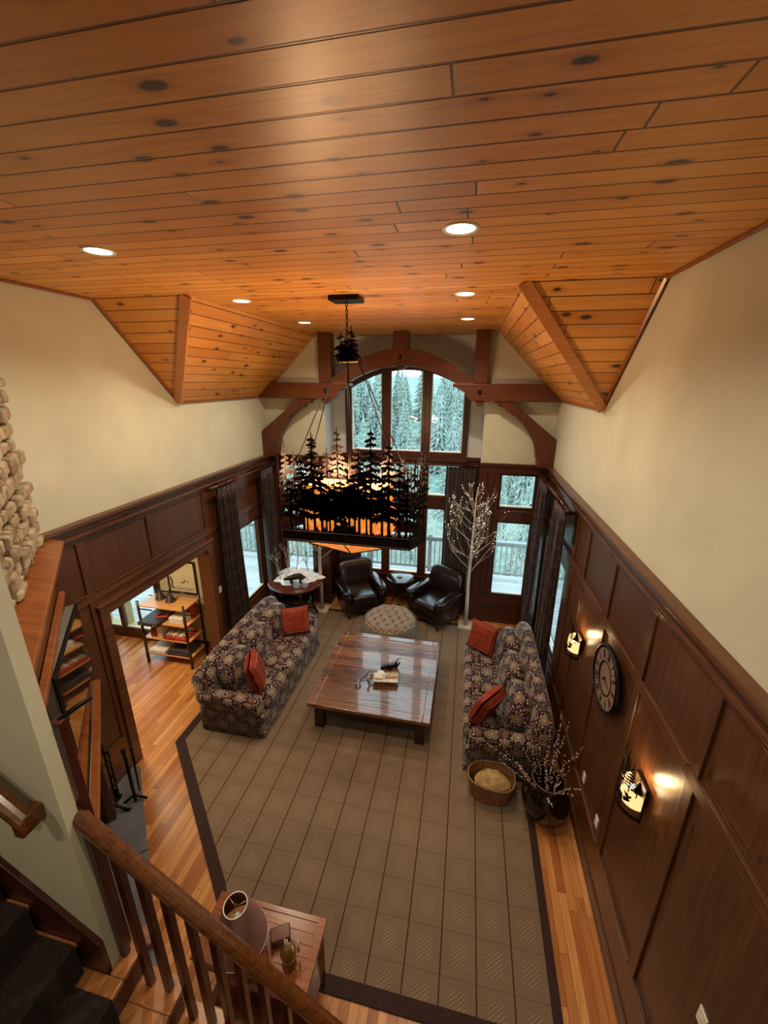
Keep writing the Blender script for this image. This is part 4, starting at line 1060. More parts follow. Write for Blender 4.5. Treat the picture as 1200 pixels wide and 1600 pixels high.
def panel(name, a, b, trees, dense=True):
    P_ = Put(a, b); mb = MB(); off = P_.L/2
    mb.prism([P_(0,ZB), P_(P_.L,ZB), P_(P_.L,ZB+.13), P_(0,ZB+.13)], P_.ext(0))
    s_ = 0
    while s_ < P_.L-.03:
        h = rnd.uniform(.02,.08); mb.prism([P_(s_,ZB+.125), P_(s_+.05,ZB+.125), P_(s_+.03,ZB+.13+h)], P_.ext(0)); s_ += rnd.uniform(.02,.045)
    for s0, zt, w in trees: pine2d(mb, s0, ZB+.1, zt-ZB-.1, w, P_, rnd, trunkw=.016, bare=rnd.uniform(.26,.40))
    if dense:
        for s0 in (-.16,-.03,.12): pine2d(mb, off+s0, ZB+.1, rnd.uniform(.5,.68), .15, P_, rnd, 1.0, bare=.42)
        for s0 in (-.42,-.2,.25,.5): pine2d(mb, off+s0, ZB+.1, rnd.uniform(.40,.5), .09, P_, rnd, 1.1, bare=.5)
        # low bushes in the middle
        mb.prism([P_(off-.14,ZB+.12), P_(off+.16,ZB+.12), P_(off+.10,ZB+.24), P_(off+.05,ZB+.21), P_(off,ZB+.30), P_(off-.05,ZB+.22), P_(off-.10,ZB+.24)], P_.ext(0))
        for sg in (-1, 1):
            for k in range(3):
                z = ZB+.40+.085*k; l = .36-.05*k
                p = [(off, z+.04), (off+sg*l*.5, z+.02), (off+sg*l, z-.03), (off+sg*l*.9, z-.045), (off+sg*l*.45, z-.03), (off, z-.03)]
                mb.prism([P_(*q_) for q_ in (p if sg < 0 else p[::-1])], P_.ext(0))
    return chp(name, mb, M['bronze'])
panel('front_tree_panel', plan[0], plan[1], [(x+.72, z, w) for x, z, w in front])
panel('end_tree_panel', plan[1], plan[2], [(.07,3.9,.1),(.16,3.7,.1),(.25,3.85,.09)], False)
panel('end_tree_panel', plan[2], plan[3], [(.08,3.8,.1),(.2,3.95,.1)], False)
panel('back_tree_panel', plan[3], plan[4], [(.15,3.8,.14),(.35,3.95,.15),(.55,3.7,.14),(.72,3.9,.15),(.95,4.1,.17),(1.08,3.85,.15),(1.25,4.0,.15)], False)
panel('end_tree_panel', plan[4], plan[5], [(.08,3.8,.1),(.2,3.95,.1)], False)
panel('end_tree_panel', plan[5], plan[0], [(.07,3.75,.1),(.16,3.95,.1),(.26,3.8,.09)], False)
rm = MB()
for i in range(6):
    a, b = plan[i], plan[(i+1) % 6]
    rm.tube([(a[0],a[1],ZB+.01),(b[0],b[1],ZB+.01)], .014, 4, smooth=False); rm.tube([(a[0],a[1],ZB+.125),(b[0],b[1],ZB+.125)], .010, 4, smooth=False)
for x in (-.5, 0, .5): rm.tube([(x,-.27,ZB+.03),(x,.27,ZB+.03)], .012, 4, smooth=False)
rm.tube([(-.86,0,ZB+.03),(.86,0,ZB+.03)], .014, 4, smooth=False)
for i in range(6): a = plan[i]; rm.tube([(a[0],a[1],ZB),(a[0],a[1],ZB+.9)], .007, 5)
chp('rim', rm, M['bronze'])
# mica lantern and pointed bottom
mc = MB(); q = [(-.50,-.20),(.50,-.20),(.50,.20),(-.50,.20)]
for i in range(4):
    a, b = q[i], q[(i+1) % 4]
    d = Vector((b[0]-a[0], b[1]-a[1], 0)).normalized(); nn = Vector((-d.y, d.x, 0))*.004
    mc.prism([(a[0],a[1],2.99),(b[0],b[1],2.99),(b[0]*.9,b[1]*.9,3.50),(a[0]*.9,a[1]*.9,3.50)], nn)
chp('mica_panel', mc, M['mica'])
mb = MB(); ap_ = (0,-.02,2.665); q2 = [(-.42,-.26),(.42,-.26),(.42,.24),(-.42,.24)]
v = [(x,y,2.86) for x, y in q2]+[ap_]; mb.add(v, [(0,1,4)[::-1],(1,2,4)[::-1],(2,3,4)[::-1],(3,0,4)[::-1]]); chp('bottom_mica', mb, M['mica'])
mb = MB()
for x, y in q2: mb.tube([(x,y,2.86),(0,-.02,2.665)], .009, 4, smooth=False)
mb.tube([(0,-.265,2.86),(0,-.025,2.66)], .010, 4, smooth=False)
for i in range(4): a, b = q[i], q[(i+1) % 4]; mb.tube([(a[0]*.9,a[1]*.9,3.50),(b[0]*.9,b[1]*.9,3.50)], .006, 4, smooth=False); mb.tube([(a[0],a[1],2.99),(a[0]*.9,a[1]*.9,3.50)], .006, 4, smooth=False)
chp('lantern_frame', mb, M['bronze'])
pl = MB().tube([(0,0,2.70),(0,0,4.83)], .014, 8); chp('center_pole', pl, M['bronze'])
pt = MB(); pt.box(-.10, .10, -.05, .05, 4.775, 4.787)
chp('crown_plate', pt, M['game_tan'], .002)  # pale material stands in for lamp light hitting the plate from below
rd = MB()
for sg in (-1, 1):
    pts = [(sg*.09,0,4.785),(sg*.125,0,4.80),(sg*.15,0,4.77),(sg*.145,0,4.72),(sg*.12,0,4.72),(sg*.125,0,4.76)]; rd.tube(pts, .006, 6)
    for (x, y) in ((sg*.62, -.27), (sg*.62, .27)): rd.tube([(sg*.14,0,4.73),(x,y,3.55),(x,y,ZB+.1)], .0055, 6)
chp('hanging_rod', rd, M['bronze'])
P_ = Put((-.30,-.055,0), (.30,-.055,0)); mb = MB()
for s0, h, w in ((.245,.27,.07),(.355,.33,.07),(.30,.20,.09),(.27,.16,.08),(.335,.17,.08)): pine2d(mb, s0, 4.785, h, w, P_, rnd, 1.6, .008)
P_ = Put((-.30,.05,0), (.30,.05,0))
for s0, h, w in ((.26,.24,.07),(.345,.26,.07),(.30,.20,.09)): pine2d(mb, s0, 4.785, h, w, P_, rnd, 1.5, .008)
chp('crown_trees', mb, M['bronze'])
bb = MB(); 
for x in (-.36,-.12,.12,.36): bb.ball((x,0,3.16), .03, 8, 6)
chp('bulb', bb, M['bulb'])
sk_ = MB()
for x in (-.36,-.12,.12,.36): sk_.tube([(x,0,2.83),(x,0,3.13)], .012, 6)
chp('socket', sk_, M['bronze'])
for i, x in enumerate((-.3, .3)):
    l = bpy.data.lights.new('chandelier_lamp', 'POINT'); l.energy = BULB_W; l.color = (1.0,.66,.34); l.shadow_soft_size = .12
    o = bpy.data.objects.new('chandelier_lamp', l); C.objects.link(o); o.location = (CX+x, CY, 3.56)

# ---- recessed lights
def spot(x, y, z, W_, ang=150):
    l = bpy.data.lights.new('downlight_lamp', 'SPOT'); l.energy = W_; l.color = WARM; l.spot_size = R_(ang); l.spot_blend = .7; l.shadow_soft_size = .05
    o = bpy.data.objects.new('downlight_lamp', l); C.objects.link(o); o.location = (x, y, z); return o
dls = [(-2.383,2.545,'recessed ceiling light nearest the left wall'),(-.11,2.56,'largest recessed ceiling light nearest the camera on the right'),(-2.383,4.268,'recessed ceiling light beside the left dormer slope'),
       (-.11,4.30,'recessed ceiling light right of the chandelier canopy'),(-2.37,5.94,'far left recessed ceiling light near the truss'),(-.10,5.94,'far right recessed ceiling light near the truss')]
p0 = None
for x, y, lab in dls:
    if p0 is None:
        t = thing('recessed_light', lab, 'ceiling light', (x, y, ZT), 0, 'recessed ceiling lights'); p0 = t
        MB().lathe([(.078,-.004),(.095,-.008),(.10,-.002),(.10,0)], 32).build('trim_ring', M['white'], t)
        MB().lathe([(.0,-.003),(.078,-.003),(.078,-.001)], 32).build('lens', M['downlight'], t)
    else:
        t = copy_tree(p0); t.location = (x, y, ZT); t['label'] = lab
    spot(x, y, ZT-.03, SPOT_W)
for x, y in ((-.11,.75),(-2.38,-.8),(-.11,-1.2)): spot(x, y, ZT-.03, SPOT_W*.7)  # unseen spots without fixtures; the left one is added to warm the stair wall
l = bpy.data.lights.new('side_room_lamp', 'AREA'); l.energy = 55; l.color = (1.0,.78,.5); l.size = .5; o = bpy.data.objects.new('side_room_lamp', l); C.objects.link(o); o.location = (-4.8, 3.9, 2.5)

# ---- curtains
def curtain(label, axis, c, a0, a1, z0, z1, amp=.05, nf=6, flare=.0, seed=0):
    t = thing('curtain', label, 'curtain', (0,0,0)); rnd = random.Random(seed); ph = [rnd.uniform(-.5,.5) for _ in range(8)]
    W_ = a1-a0
    def fn(u, v):
        z = z0+(z1-z0)*v; w = 1+flare*(1-v); a = (a0+a1)/2+(u-.5)*W_*w
        d = amp*math.sin(2*PI*nf*u+ph[0]*3*(1-v)+.4*math.sin(5*u))*(.75+.25*(1-v))+.012*math.sin(23*u+3*v)
        return (c+d, a, z) if axis == 'x' else (a, c+d, z)
    mb = MB(); mb.grid(fn, nf*12, 14, uvfn=lambda u, v: (u*W_*1.9, v*(z1-z0))); o = mb.build('drape', M['curtain'], t)
    s_ = o.modifiers.new('solid', 'SOLIDIFY'); s_.thickness = .006
    for k in range(nf+1):
        a = a0+W_*k/nf; ctr = (c, a, z1+.035) if axis == 'x' else (a, c, z1+.035); pts = []
        for j in range(13):
            w = 2*PI*j/12; pts.append((ctr[0]+(.034*math.cos(w) if axis == 'x' else 0), ctr[1]+(0 if axis == 'x' else .034*math.cos(w)), ctr[2]+.034*math.sin(w)))
        MB().tube(pts, .006, 5).build('ring', M['espresso'], t)
    return t
curtain('brown diamond quilted curtain on the left wall nearest the doorway', 'x', XL+.13, 5.36, 5.86, .02, 3.02, .055, 6, .10, 1)
curtain('brown diamond quilted curtain in the far left corner behind the chandelier', 'x', XL+.13, 6.72, 7.2, .02, 3.02, .055, 6, .05, 2)
curtain('brown diamond quilted curtain on the right wall nearest the sconces', 'x', XR-.13, 5.36, 5.85, .02, 3.02, .055, 6, .06, 3)
curtain('brown diamond quilted curtain in the far right corner', 'x', XR-.13, 6.75, 7.22, .02, 3.02, .055, 6, .10, 4)
curtain('dark curtain at the right side of the tall bay window', 'y', YW-.12, -.36, .20, .02, 3.02, .045, 7, .0, 5)
curtain('dark curtain at the left side of the tall bay window', 'y', YW-.12, -2.60, -2.08, .02, 3.02, .045, 7, .0, 6)
def rod(label, p, q):
    t = thing('curtain_rod', label, 'curtain rod', (0,0,0)); MB().tube([p, q], .022, 10).build('pole', M['redwood'], t)
    P, Q = Vector(p), Vector(q); d = (P-Q).normalized()
    for A, s_ in ((P, 1), (Q, -1)):
        mb = MB(); mb.tube([A, A+d*s_*.02, A+d*s_*.03, A+d*s_*.06, A+d*s_*.09, A+d*s_*.11], [.03,.032,.018,.036,.030,.006], 10); mb.build('finial', M['espresso'], t)
    return t
rod('brown wooden curtain rod along the left wall', (XL+.13, 5.28, 3.055), (XL+.13, 7.24, 3.055))
rod('brown wooden curtain rod along the right wall above the far sofa end', (XR-.13, 5.28, 3.055), (XR-.13, 7.24, 3.055))
rod('curtain rod across the tall bay window', (BX0+.12, YW-.12, 3.055), (BX1-.12, YW-.12, 3.055))
bk = MB(); bk.box(XR-.16, XR, 5.24, 5.28, 2.99, 3.04); bk.box(XR-.015, XR, 5.22, 5.30, 2.6, 3.06)
tag(bk.build('rod_bracket', M['espresso'], bevel=.004), 'dark bracket carrying the near end of the right curtain rod', 'bracket')

# ---- sconces
def sconce(label, y):
    t = thing('wall_sconce', label, 'wall lamp', (XR, y, 1.60)); R = .15; rr = random.Random(2)
    class Cy:
        def __call__(s, a, z): w = a/R; return (-.02-R*math.cos(w)*.9, R*math.sin(w), z)
        def ext(s, a): w = a/R; return Vector((math.cos(w), -math.sin(w), 0))*.004
    c = Cy(); mb = MB()
    def strip(a0, a1, z0, z1, n=8):
        for i in range(n):
            p, q = a0+(a1-a0)*i/n, a0+(a1-a0)*(i+1)/n; mb.prism([c(q,z0), c(p,z0), c(p,z1), c(q,z1)], c.ext((p+q)/2))
    A = R*PI/2*.92
    strip(-A, A, 0, .035, 14); strip(-A, -A+.014, 0, .26, 1); strip(A-.014, A, 0, .26, 1)
    for s0, h, w in ((-.15,.36,.05),(-.09,.44,.055),(-.03,.50,.06),(.03,.40,.055),(.09,.46,.06),(.15,.34,.05)):
        z0 = .24; 
        for k in range(7):
            tt = k/7; z = z0+(h-z0)*tt; bw = w*(1-tt)+.008; th = .018*(1-tt*.4)
            mb.prism([c(s0-bw,z-.012), c(s0+bw,z-.012), c(s0,z+th)], c.ext(s0))
        mb.prism([c(s0-.004,.20), c(s0+.004,.20), c(s0+.002,h+.02), c(s0-.002,h+.02)], c.ext(s0))
    # standing moose silhouette
    for poly in ([(-.06,.09),(.04,.085),(.07,.11),(.06,.135),(.02,.13),(-.05,.135)], [(-.06,.13),(-.10,.15),(-.115,.14),(-.11,.125),(-.07,.10)], [(-.05,.035),(-.04,.035),(-.035,.10),(-.055,.10)], [(-.02,.035),(-.012,.035),(-.012,.09),(-.03,.09)],
                 [(.035,.035),(.045,.035),(.06,.10),(.04,.10)], [(.055,.035),(.065,.035),(.07,.10),(.058,.10)], [(-.10,.148),(-.08,.148),(-.055,.185),(-.08,.175),(-.085,.19),(-.10,.17),(-.12,.185),(-.12,.165)]):
        mb.prism([c(a, b) for a, b in poly[::-1]], c.ext(poly[0][0]))
    mb.build('metal_silhouette', M['bronze'], t)
    MB().box(-.02, -.001, -.09, .09, .02, .24).build('back_plate', M['bronze'], t, bevel=.004)
    mi = MB(); Rm = .10
    for i in range(12):
        a0, a1 = -PI/2+PI*i/12, -PI/2+PI*(i+1)/12
        mi.prism([(-.03-Rm*math.cos(a1), Rm*math.sin(a1), .05), (-.03-Rm*math.cos(a0), Rm*math.sin(a0), .05), (-.03-Rm*math.cos(a0), Rm*math.sin(a0), .20), (-.03-Rm*math.cos(a1), Rm*math.sin(a1), .20)], (.003,0,0))
    mi.build('mica_shade', M['mica_s'], t)
    MB().ball((-.07,0,.16), .028, 10, 6).build('bulb', M['bulb'], t)
    l = bpy.data.lights.new('sconce_lamp', 'POINT'); l.energy = SCONCE_W; l.color = (1.0,.66,.30); l.shadow_soft_size = .03
    o = bpy.data.objects.new('sconce_lamp', l); C.objects.link(o); o.location = (XR-.085, y, 1.60+.27)
    return t
sconce('lit metal pine and moose wall sconce nearest the camera, below the clock', 2.55)
sconce('lit metal pine wall sconce beyond the clock', 4.36)

# ---- clock
ck = thing('wall_clock', 'round wooden wall clock with dark roman numerals between the two sconces', 'clock', (XR-.0, 3.40, 2.03))
CM = Matrix(((0,0,-1,0),(-1,0,0,0),(0,1,0,0),(0,0,0,1)))   # disc axis toward the room
RC = .29
MB().lathe([(.0,.02),(RC,.02),(RC+.015,.03),(RC+.015,.065),(RC,.07),(RC-.012,.065),(RC-.014,.055)], 48, M=CM).build('case', M['black'], ck)
fc = MB(); fc.lathe([(.0,.050),(.145,.050)], 40, M=CM); fc.build('center_disc', M['clockface'], ck)
nb = MB()
for i in range(24):
    a0, a1 = 2*PI*i/24+.012, 2*PI*(i+1)/24-.012
    nb.prism([(.160*math.cos(a0),.160*math.sin(a0),.046),(.275*math.cos(a0),.275*math.sin(a0),.046),(.275*math.cos(a1),.275*math.sin(a1),.046),(.160*math.cos(a1),.160*math.sin(a1),.046)], (0,0,.010), M=CM)
nr_ = nb.build('numeral_ring', M['clockface'], ck)
MB().lathe([(.145,.045),(.147,.060),(.158,.060),(.160,.045)], 40, M=CM).build('inner_ring', M['black'], ck)
ROM = ['XII','I','II','III','IV','V','VI','VII','VIII','IX','X','XI']
nm = MB()
for k, s_ in enumerate(ROM):
    a = PI/2-k*PI/6; wd = {'I': .016, 'V': .034, 'X': .034}; tot = sum(wd[c] for c in s_); xx = -tot/2
    TM = CM @ Matrix.Rotation(a-PI/2, 4, 'Z') @ Matrix.Translation((0, .2175, .0565))
    def st3(x0, y0, x1, y1, w): nm.prism([(x0-w,y0,0),(x0+w,y0,0),(x1+w,y1,0),(x1-w,y1,0)], (0,0,.002), M=TM)
    for c in s_:
        w = wd[c]; m_ = xx+w/2
        if c == 'I': st3(m_, -.035, m_, .035, .004)
        elif c == 'V': st3(m_, -.035, m_-.013, .035, .004); st3(m_, -.035, m_+.013, .035, .003)
        else: st3(m_+.013, -.035, m_-.013, .035, .004); st3(m_-.013, -.035, m_+.013, .035, .003)
        xx += w
nm.build('numerals', M['black'], nr_)
hn = MB(); hn.prism([(-.006,-.02,.058),(.006,-.02,.058),(.002,.11,.058),(-.002,.11,.058)], (0,0,.003), M=CM @ Matrix.Rotation(-1.9, 4, 'Z')); hn.prism([(-.007,-.02,.062),(.007,-.02,.062),(.003,.07,.062),(-.003,.07,.062)], (0,0,.003), M=CM @ Matrix.Rotation(2.4, 4, 'Z'))
hn.lathe([(.012,.056),(.012,.068),(.0,.068)], 12, M=CM); hn.build('hands', M['black'], ck)

# ---- outlets and switches
def plate(label, x, y, z, sg, cat='outlet'):
    mb = MB(); mb.box(min(x, x+sg*.008), max(x, x+sg*.008), y-.035, y+.035, z-.057, z+.057); o = mb.build('outlet' if cat == 'outlet' else 'light_switch', M['white'], bevel=.003)
    tag(o, label, cat)
    d = MB()
    for dz in ((-.024, .024) if cat == 'outlet' else (0,)): d.box(min(x+sg*.008, x+sg*.0095), max(x+sg*.008, x+sg*.0095), y-.014, y+.014, z+dz-.013, z+dz+.013)
    d.build('socket_face' if cat == 'outlet' else 'rocker', M['game_white'], o)
plate('white outlet low on the right wall behind the black vase', XR+.02, 3.58, .62, -1)
plate('white outlet low on the right wall just past the vase', XR+.02, 3.12, .62, -1)
plate('white switch plate on the right wall at the bottom edge', XR+.02, 1.56, 1.34, -1, 'switch')
plate('white switch plate on the left wall beside the curtain', XL-.02, 5.33, 1.30, 1, 'switch')

# ---- basket and vase
bs = thing('wicker_basket', 'oval wicker basket standing on the rug at the end of the right sofa', 'basket', (.53, 3.70, ZR))
def bf(u, v):
    w = 2*PI*u; e = 1+.10*math.sin(2*w); r = (.20+.035*v)*(1+.016*math.sin(44*w)+.012*math.sin(v*60)); c_, s_ = math.cos(w), math.sin(w)
    return (math.copysign(abs(c_)**.8, c_)*r*1.12, math.copysign(abs(s_)**.8, s_)*r*.80, v*.26)
mb = MB(); mb.grid(bf, 96, 16); mb.grid(lambda u, v: tuple(a*b for a, b in zip(bf(1-u, v), (.93,.93,1))), 64, 4); mb.lathe([(.0,.01),(.20,.01)], 24, sy=.75)
mb.build('woven_body', M['basket'], bs)
rp = [(1.0*bf(i/40, 1)[0], bf(i/40, 1)[1], .262+.012*math.sin(i*.31)) for i in range(41)]; MB().tube(rp, .011, 6).build('rim', M['basket'], bs)
mb = MB()
def bl_(u, v):
    w = 2*PI*u; r = v*.19; x, y = r*math.cos(w)*1.08, r*math.sin(w)*.78
    return (x+.01, y, .15+.11*(1-v**3)*(1+.25*math.sin(9*x+2)*math.cos(13*y))+.03*math.sin(7*w)*v*(1-v))
mb.grid(bl_, 48, 14); o = mb.build('fleece_blanket', M['fur']); o.location = (.54, 3.70, ZR+.02); tag(o, 'folded tan fleece blanket inside the wicker basket', 'blanket')
va = thing('floor_vase', 'big glossy black round vase on the floor near the right wall', 'vase', (1.10, 3.56, .013))
MB().lathe([(.11,0),(.13,.015),(.20,.10),(.245,.20),(.25,.28),(.225,.37),(.18,.43),(.155,.46),(.150,.49),(.165,.52),(.17,.53),(.155,.53),(.138,.49),(.14,.46),(.16,.42),(.10,.30),(.0,.28)], 48).build('body', M['blackgloss'], va)
MB().lathe([(.166,.522),(.176,.530),(.166,.538),(.156,.530),(.166,.522)], 40).build('rim', M['tableedge'], va)
be_ = MB(); rnd = random.Random(17)
tb_ = thing('berry_branches', 'bundle of dark twigs with tiny white berries standing in the black vase', 'dried branches', (1.10, 3.56, .30))
mb = MB(); tips = []
for k in range(28):
    a = rnd.random()*6.28; l = rnd.uniform(.55,1.0); sp = rnd.uniform(.12,.85)
    d = Vector((math.cos(a)*sp, math.sin(a)*sp, 1.0)).normalized()
    if (d*l).x > .24: d.x *= .35
    pts = [Vector((.05*math.cos(a), .05*math.sin(a), 0))]
    for i in range(6):
        d = (d+Vector((rnd.uniform(-.12,.12), rnd.uniform(-.12,.12), -.02))).normalized(); p = pts[-1]+d*l/5.5
        p.x = min(p.x, .27); pts.append(p)
    mb.tube(pts, [.005,.0045,.004,.0035,.003,.0025,.002], 4)
    for i in range(2, 7):
        for j in range(5): tips.append(pts[i-1].lerp(pts[i], rnd.random())+Vector((rnd.uniform(-.008,.008), rnd.uniform(-.008,.008), rnd.uniform(-.008,.008))))
tw_ = mb.build('twigs', M['espresso'], tb_)
mb = MB()
for p in tips: mb.ball(tuple(p), .0062, 5, 3)
o = mb.build('berries', plain('pale berries', (.70,.55,.50), .5), tw_); o['kind'] = 'stuff'

# ---- fireplace tools
ft = thing('fireplace_tools', 'larger black iron fireplace tool stand with rings on the slate hearth', 'fireplace tools', (-3.58, 2.60, .025)); ft.scale = (1.1,1.1,1.12)
mb = MB()
for a in (0.3, 1.87, 3.44, 5.0): mb.tube([(0,0,.10),(.08*math.cos(a),.08*math.sin(a),.06),(.15*math.cos(a),.15*math.sin(a),.01),(.17*math.cos(a),.17*math.sin(a),.03)], .014, 6)
mb.build('feet', M['black'], ft)
MB().tube([(0,0,.08),(0,0,.80)], .018, 8).build('pole', M['black'], ft)
mb = MB()
for k in range(2):
    pts = [(.09*math.cos(2*PI*i/16), .09*math.sin(2*PI*i/16), .66-.3*k) for i in range(17)]; mb.tube(pts, .009, 6)
for k in range(3): pts = [(.035*math.cos(2*PI*i/10)+(k-1)*.045, 0, .80+.035*math.sin(2*PI*i/10)+.02*(k == 1)) for i in range(11)]; mb.tube(pts, .009, 6)
mb.build('scroll_rack', M['black'], ft)
for a, nm_ in ((.4,'poker'),(1.9,'shovel'),(3.5,'brush'),(5.1,'tongs')):
    x, y = .09*math.cos(a), .09*math.sin(a); mb = MB().tube([(x,y,.16),(x,y,.72)], .009, 6); mb.ball((x,y,.75), .018, 8, 5)
    if nm_ == 'shovel': mb.box(x-.045, x+.045, y-.004, y+.004, .08, .20)
    if nm_ == 'brush': mb.lathe([(.035,.08),(.03,.16),(.01,.19)], 10, (x,y,0))
    if nm_ == 'tongs': mb.tube([(x+.02,y,.10),(x,y,.30),(x,y,.55)], .005, 5)
    mb.build(nm_, M['black'], ft)
an = thing('poker_stand', 'slimmer black iron stand with round knob nearest the doorway on the hearth', 'fireplace tools', (-3.43, 2.76, .025))
mb = MB(); mb.tube([(0,0,.0),(0,0,.72)], .018, 6); mb.tube([(-.10,-.05,.01),(0,0,.09),(.11,.05,.01)], .014, 6); mb.build('stand', M['black'], an)
mb = MB(); mb.tube([(.04,.04,.12),(.05,.05,.70)], .010, 6); mb.ball((.05,.05,.73), .02, 8, 5); mb.ball((0,0,.74), .028, 8, 5); mb.build('poker', M['black'], an)

# ---- console table with lamp and candles
cs = thing('console_table', 'reddish wooden console table with plank top beside the stair railing', 'table', (-1.225, 1.635, 0))
ZT2 = .76
cs_p = MB(); w_, d_2 = .435, .20
cs_p.box(-w_+.06, w_-.06, -d_2+.03, d_2-.03, ZT2-.02, ZT2-.006)
cs_m = wood('red console top', (.14,.035,.010), (.30,.095,.030), 0, .22, .2, 1.3, coat=.4)
cs_p.build('top_panel', cs_m, cs)
fm_ = MB(); fm_.box(-w_, -w_+.06, -d_2, d_2, ZT2-.03, ZT2); fm_.box(w_-.06, w_, -d_2, d_2, ZT2-.03, ZT2); fm_.box(-w_+.06, w_-.06, -d_2, -d_2+.035, ZT2-.03, ZT2); fm_.box(-w_+.06, w_-.06, d_2-.035, d_2, ZT2-.03, ZT2)
for k in range(1, 5): y = -d_2+.035+k*(2*d_2-.07)/5; fm_.box(-w_+.06, w_-.06, y-.003, y+.003, ZT2-.006, ZT2-.003)
fm_.build('top_frame', cs_m, cs, bevel=.008)
MB().box(-w_+.03, w_-.03, -d_2+.02, d_2-.02, ZT2-.15, ZT2-.03).build('apron', M['redwood'], cs, bevel=.004)
for a in (-1, 1):
    for b in (-1, 1):
        x, y = a*(w_-.05), b*(d_2-.045); MB().tube([(x,y,0),(x,y,.10),(x,y,ZT2-.14)], [.018,.026,.034], 4, smooth=False).build('leg', M['redwood'], cs)
MB().box(-w_+.04, w_-.04, -d_2+.03, d_2-.03, .14, .17).build('lower_shelf', M['redwood'], cs, bevel=.004)
lp = thing('table_lamp', 'table lamp with tapered mauve shade and open white ring top on the console', 'lamp', (-1.315, 1.545, ZT2))
MB().lathe([(.08,0),(.085,.01),(.05,.03),(.03,.05),(.05,.09),(.055,.12),(.03,.16),(.014,.19),(.012,.30)], 24).build('lamp_base', M['espresso'], lp)
sh = MB(); sh.lathe([(.185,.16),(.078,.49)], 40); sh.lathe([(.074,.49),(.181,.16)], 40); so = sh.build('lamp_shade', M['shade'], lp)
for r, z in ((.076,.49),(.183,.16)):
    mb = MB().tube([(r*math.cos(2*PI*i/32), r*math.sin(2*PI*i/32), z) for i in range(33)], .004, 6); mb.build('shade_ring', M['white'], so)

mb = MB()
for k in range(3): a = k*2*PI/3+.6; mb.tube([(0,0,.475),(.075*math.cos(a),.075*math.sin(a),.488)], .003, 5)
mb.lathe([(.0,.47),(.010,.475),(.012,.49),(.0,.51)], 10); mb.build('spider', M['gold'], lp)
MB().ball((0,0,.36), .03, 10, 6, sc=(1,1,1.3)).build('bulb', M['white'], lp)
cd_ = thing('candle_holder', 'amber glass candle holder with ivory tapers at the right of the console', 'candle holder', (-.965, 1.55, ZT2))
MB().lathe([(.045,0),(.05,.01),(.03,.03),(.05,.09),(.055,.13),(.03,.17),(.018,.19),(.0,.19)], 16).build('glass_body', M['green_glass'], cd_)
for i, (x, y, z) in enumerate(((0,0,.19),(-.03,.02,.14),(.035,.0,.14),(.05,.05,.10))):
    MB().tube([(x,y,z-.05),(x,y,z+.02),(x,y,z+.07)], [.010,.009,.004], 8).build('candle', M['candle'], cd_)
b = MB().box(-.07, .07, -.045, .045, 0, .07).build('trinket_box', M['redwood'], bevel=.008); b.location = (-1.08, 1.66, ZT2); b.rotation_euler = (0,0,.5); tag(b, 'small dark wooden box right of the lamp on the console', 'box')

# ---- shelf unit in the side room
su = thing('shelf_unit', 'rustic four tier shelf with dark twig posts in the side room', 'shelf', (-4.66, 5.10, 0))
sw_, sd2 = .42, .20
for z in (.20, .50, .80, 1.10): MB().box(-sw_, sw_, -sd2, sd2, z-.022, z).build('shelf_board', M['shelfwood'], su, bevel=.004)
for a in (-1, 1):
    for b in (-1, 1): MB().tube([(a*sw_*1.0, b*sd2, 0),(a*(sw_-.01), b*sd2, .5),(a*sw_, b*sd2, 1.18)], [.026,.022,.020], 7).build('post', M['espresso'], su)
    for z in (.22, .52, .82): MB().tube([(a*sw_, -sd2, z+.22),(a*sw_, sd2*.3, z+.03)], .010, 5).build('brace', M['espresso'], su)
for b in (-1, 1):
    if b > 0: MB().tube([(-sw_, sd2, 1.16),(sw_, sd2, 1.16)], .014, 6).build('rail', M['espresso'], su)
SX, SY = -4.66, 5.10
def item(name, label, cat, x, y, z, sx, sy, sz, mat, rz=0, group=None):
    o = MB().box(-sx/2, sx/2, -sy/2, sy/2, 0, sz).build(name, mat, bevel=.006); o.location = (SX+x, SY+y, z); o.rotation_euler = (0,0,rz); return tag(o, label, cat, group)
cse = item('carrying_case', 'flat black case sticking out of the second shelf in the side room', 'case', -.20, -.08, .80, .36, .46, .06, M['game_dark'], 0)
lt = MB()
for x in (-.12, .12): lt.ball((x,-.235,.03), .014, 8, 5)
lt.build('latch', M['chrome'], cse)
gw_ = MB(); gw_.tube([(.10*math.cos(2*PI*i/24), .055*math.sin(2*PI*i/24), .02+.01*math.sin(i)) for i in range(25)], .018, 7); o = gw_.build('red_wreath', M['game_red']); o.location = (SX-.10, SY-.08, .862); tag(o, 'red oval wreath lying on the black case', 'wreath')
item('game_box', 'white and dark box on the second shelf next to the black case', 'box', .20, -.05, .80, .26, .20, .10, M['game_white'])
item('game_box', 'colourful red box at the right end of the second shelf', 'box', .33, .12, .80, .10, .14, .22, M['game_red'])
o = MB().lathe([(.06,0),(.07,.05),(.05,.14),(.03,.20),(.0,.22)], 12).build('red_figurine', M['game_red']); o.location = (SX-.28, SY-.10, .50); tag(o, 'red bulky ornament on the left of the third shelf', 'ornament')
item('game_box', 'cream upright box with dark spots on the third shelf', 'box', -.13, -.06, .50, .10, .22, .22, M['game_white'])
rb_ = item('game_tray', 'red tray of small packets on the third shelf', 'tray', .15, -.02, .50, .42, .34, .05, M['game_red'])
for i in range(6): MB().box(-.18+.06*i, -.135+.06*i, -.13, .13, .05, .075).build('packet', M['game_tan'] if i % 2 else M['game_white'], rb_, bevel=.003)
item('game_box', 'flat white and orange box on the lowest shelf', 'box', -.22, -.04, .20, .30, .32, .06, M['game_white'])
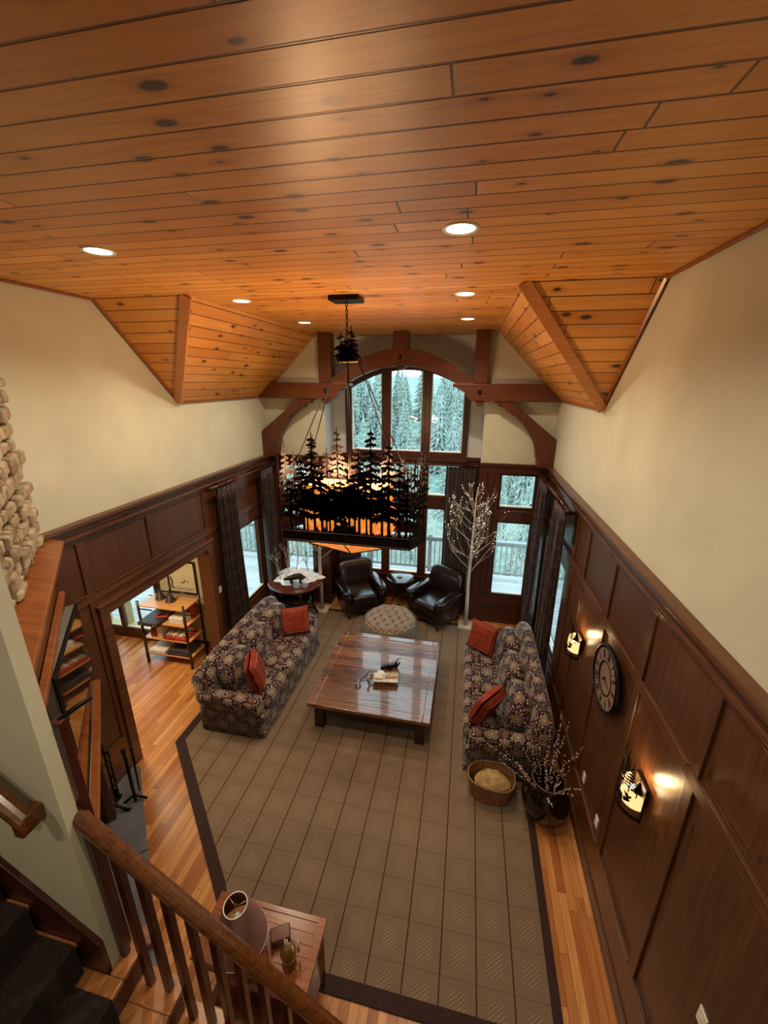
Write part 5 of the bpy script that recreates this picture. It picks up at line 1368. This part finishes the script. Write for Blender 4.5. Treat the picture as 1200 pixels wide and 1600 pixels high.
tr2 = item('game_tray', 'dark tray of small parts on the lowest shelf', 'tray', .16, -.02, .20, .40, .34, .05, M['game_dark'])
for i in range(7): MB().tube([(-.16+.05*i, -.12, .058), (-.14+.05*i, .10, .062)], .010, 5).build('tool_piece', M['grey'], tr2)
for i, (x, y, lab) in enumerate(((-.20, .06, 'left small dark tree ornament on top of the shelf'), (.02, .02, 'right small dark tree ornament on top of the shelf'))):
    mb = MB()
    for k in range(4): z = .02+k*.04; r = .085-.018*k; mb.lathe([(r, z), (r*.45, z+.04), (.006, z+.075)], 9)
    mb.lathe([(.02,0),(.02,.03)], 8); o = mb.build('tree_ornament', M['game_dark']); o.location = (SX+x, SY+y, 1.10); tag(o, lab, 'ornament')
o = MB().tube([(.07*math.cos(2*PI*i/16), .03*math.sin(2*PI*i/16), .012) for i in range(17)], .006, 5).build('fallen_ring', M['game_red']); o.location = (SX-.08, SY-.16, 0); tag(o, 'small reddish ring lying on the floor under the shelf', 'ring')
# framed picture in the side room
pf = thing('framed_picture', 'framed picture with brown lettering on the side room wall above the shelf', 'picture', (-4.66, 5.495, 1.05))
mb = MB(); cut(0, -.28, .28, 0, .62, [(-.255,.255,.03,.59)], lambda a, b, c, d: mb.box(a, b, -.03, 0, c, d)); mb.build('frame', M['espresso'], pf)
MB().box(-.255, .255, -.012, -.004, .03, .59).build('print', M['paper'], pf)
mb = MB(); rnd = random.Random(4)
x = -.12
for i in range(10):   # row of serif strokes standing for the illegible word
    mb.box(x, x+.008, -.014, -.012, .07, .11); mb.box(x-.004, x+.020, -.014, -.012, .066, .072); mb.box(x-.002, x+.018, -.014, -.012, .106, .111); x += .034
mb.build('lettering', M['ink'], pf); mb = MB(); mb.tube([(-.02,-.014,.20),(.03,-.014,.22),(.05,-.014,.26)], .010, 5); mb.tube([(.08,-.014,.22),(.12,-.014,.23)], .008, 5)
mb.build('drawing', M['ink'], pf); mb = MB(); mb.tube([(-.17,-.014,.09),(-.21,-.014,.10),(-.22,-.014,.14),(-.20,-.014,.2),(-.23,-.014,.3)], .014, 5)
mb.build('drawing', M['ink'], pf)
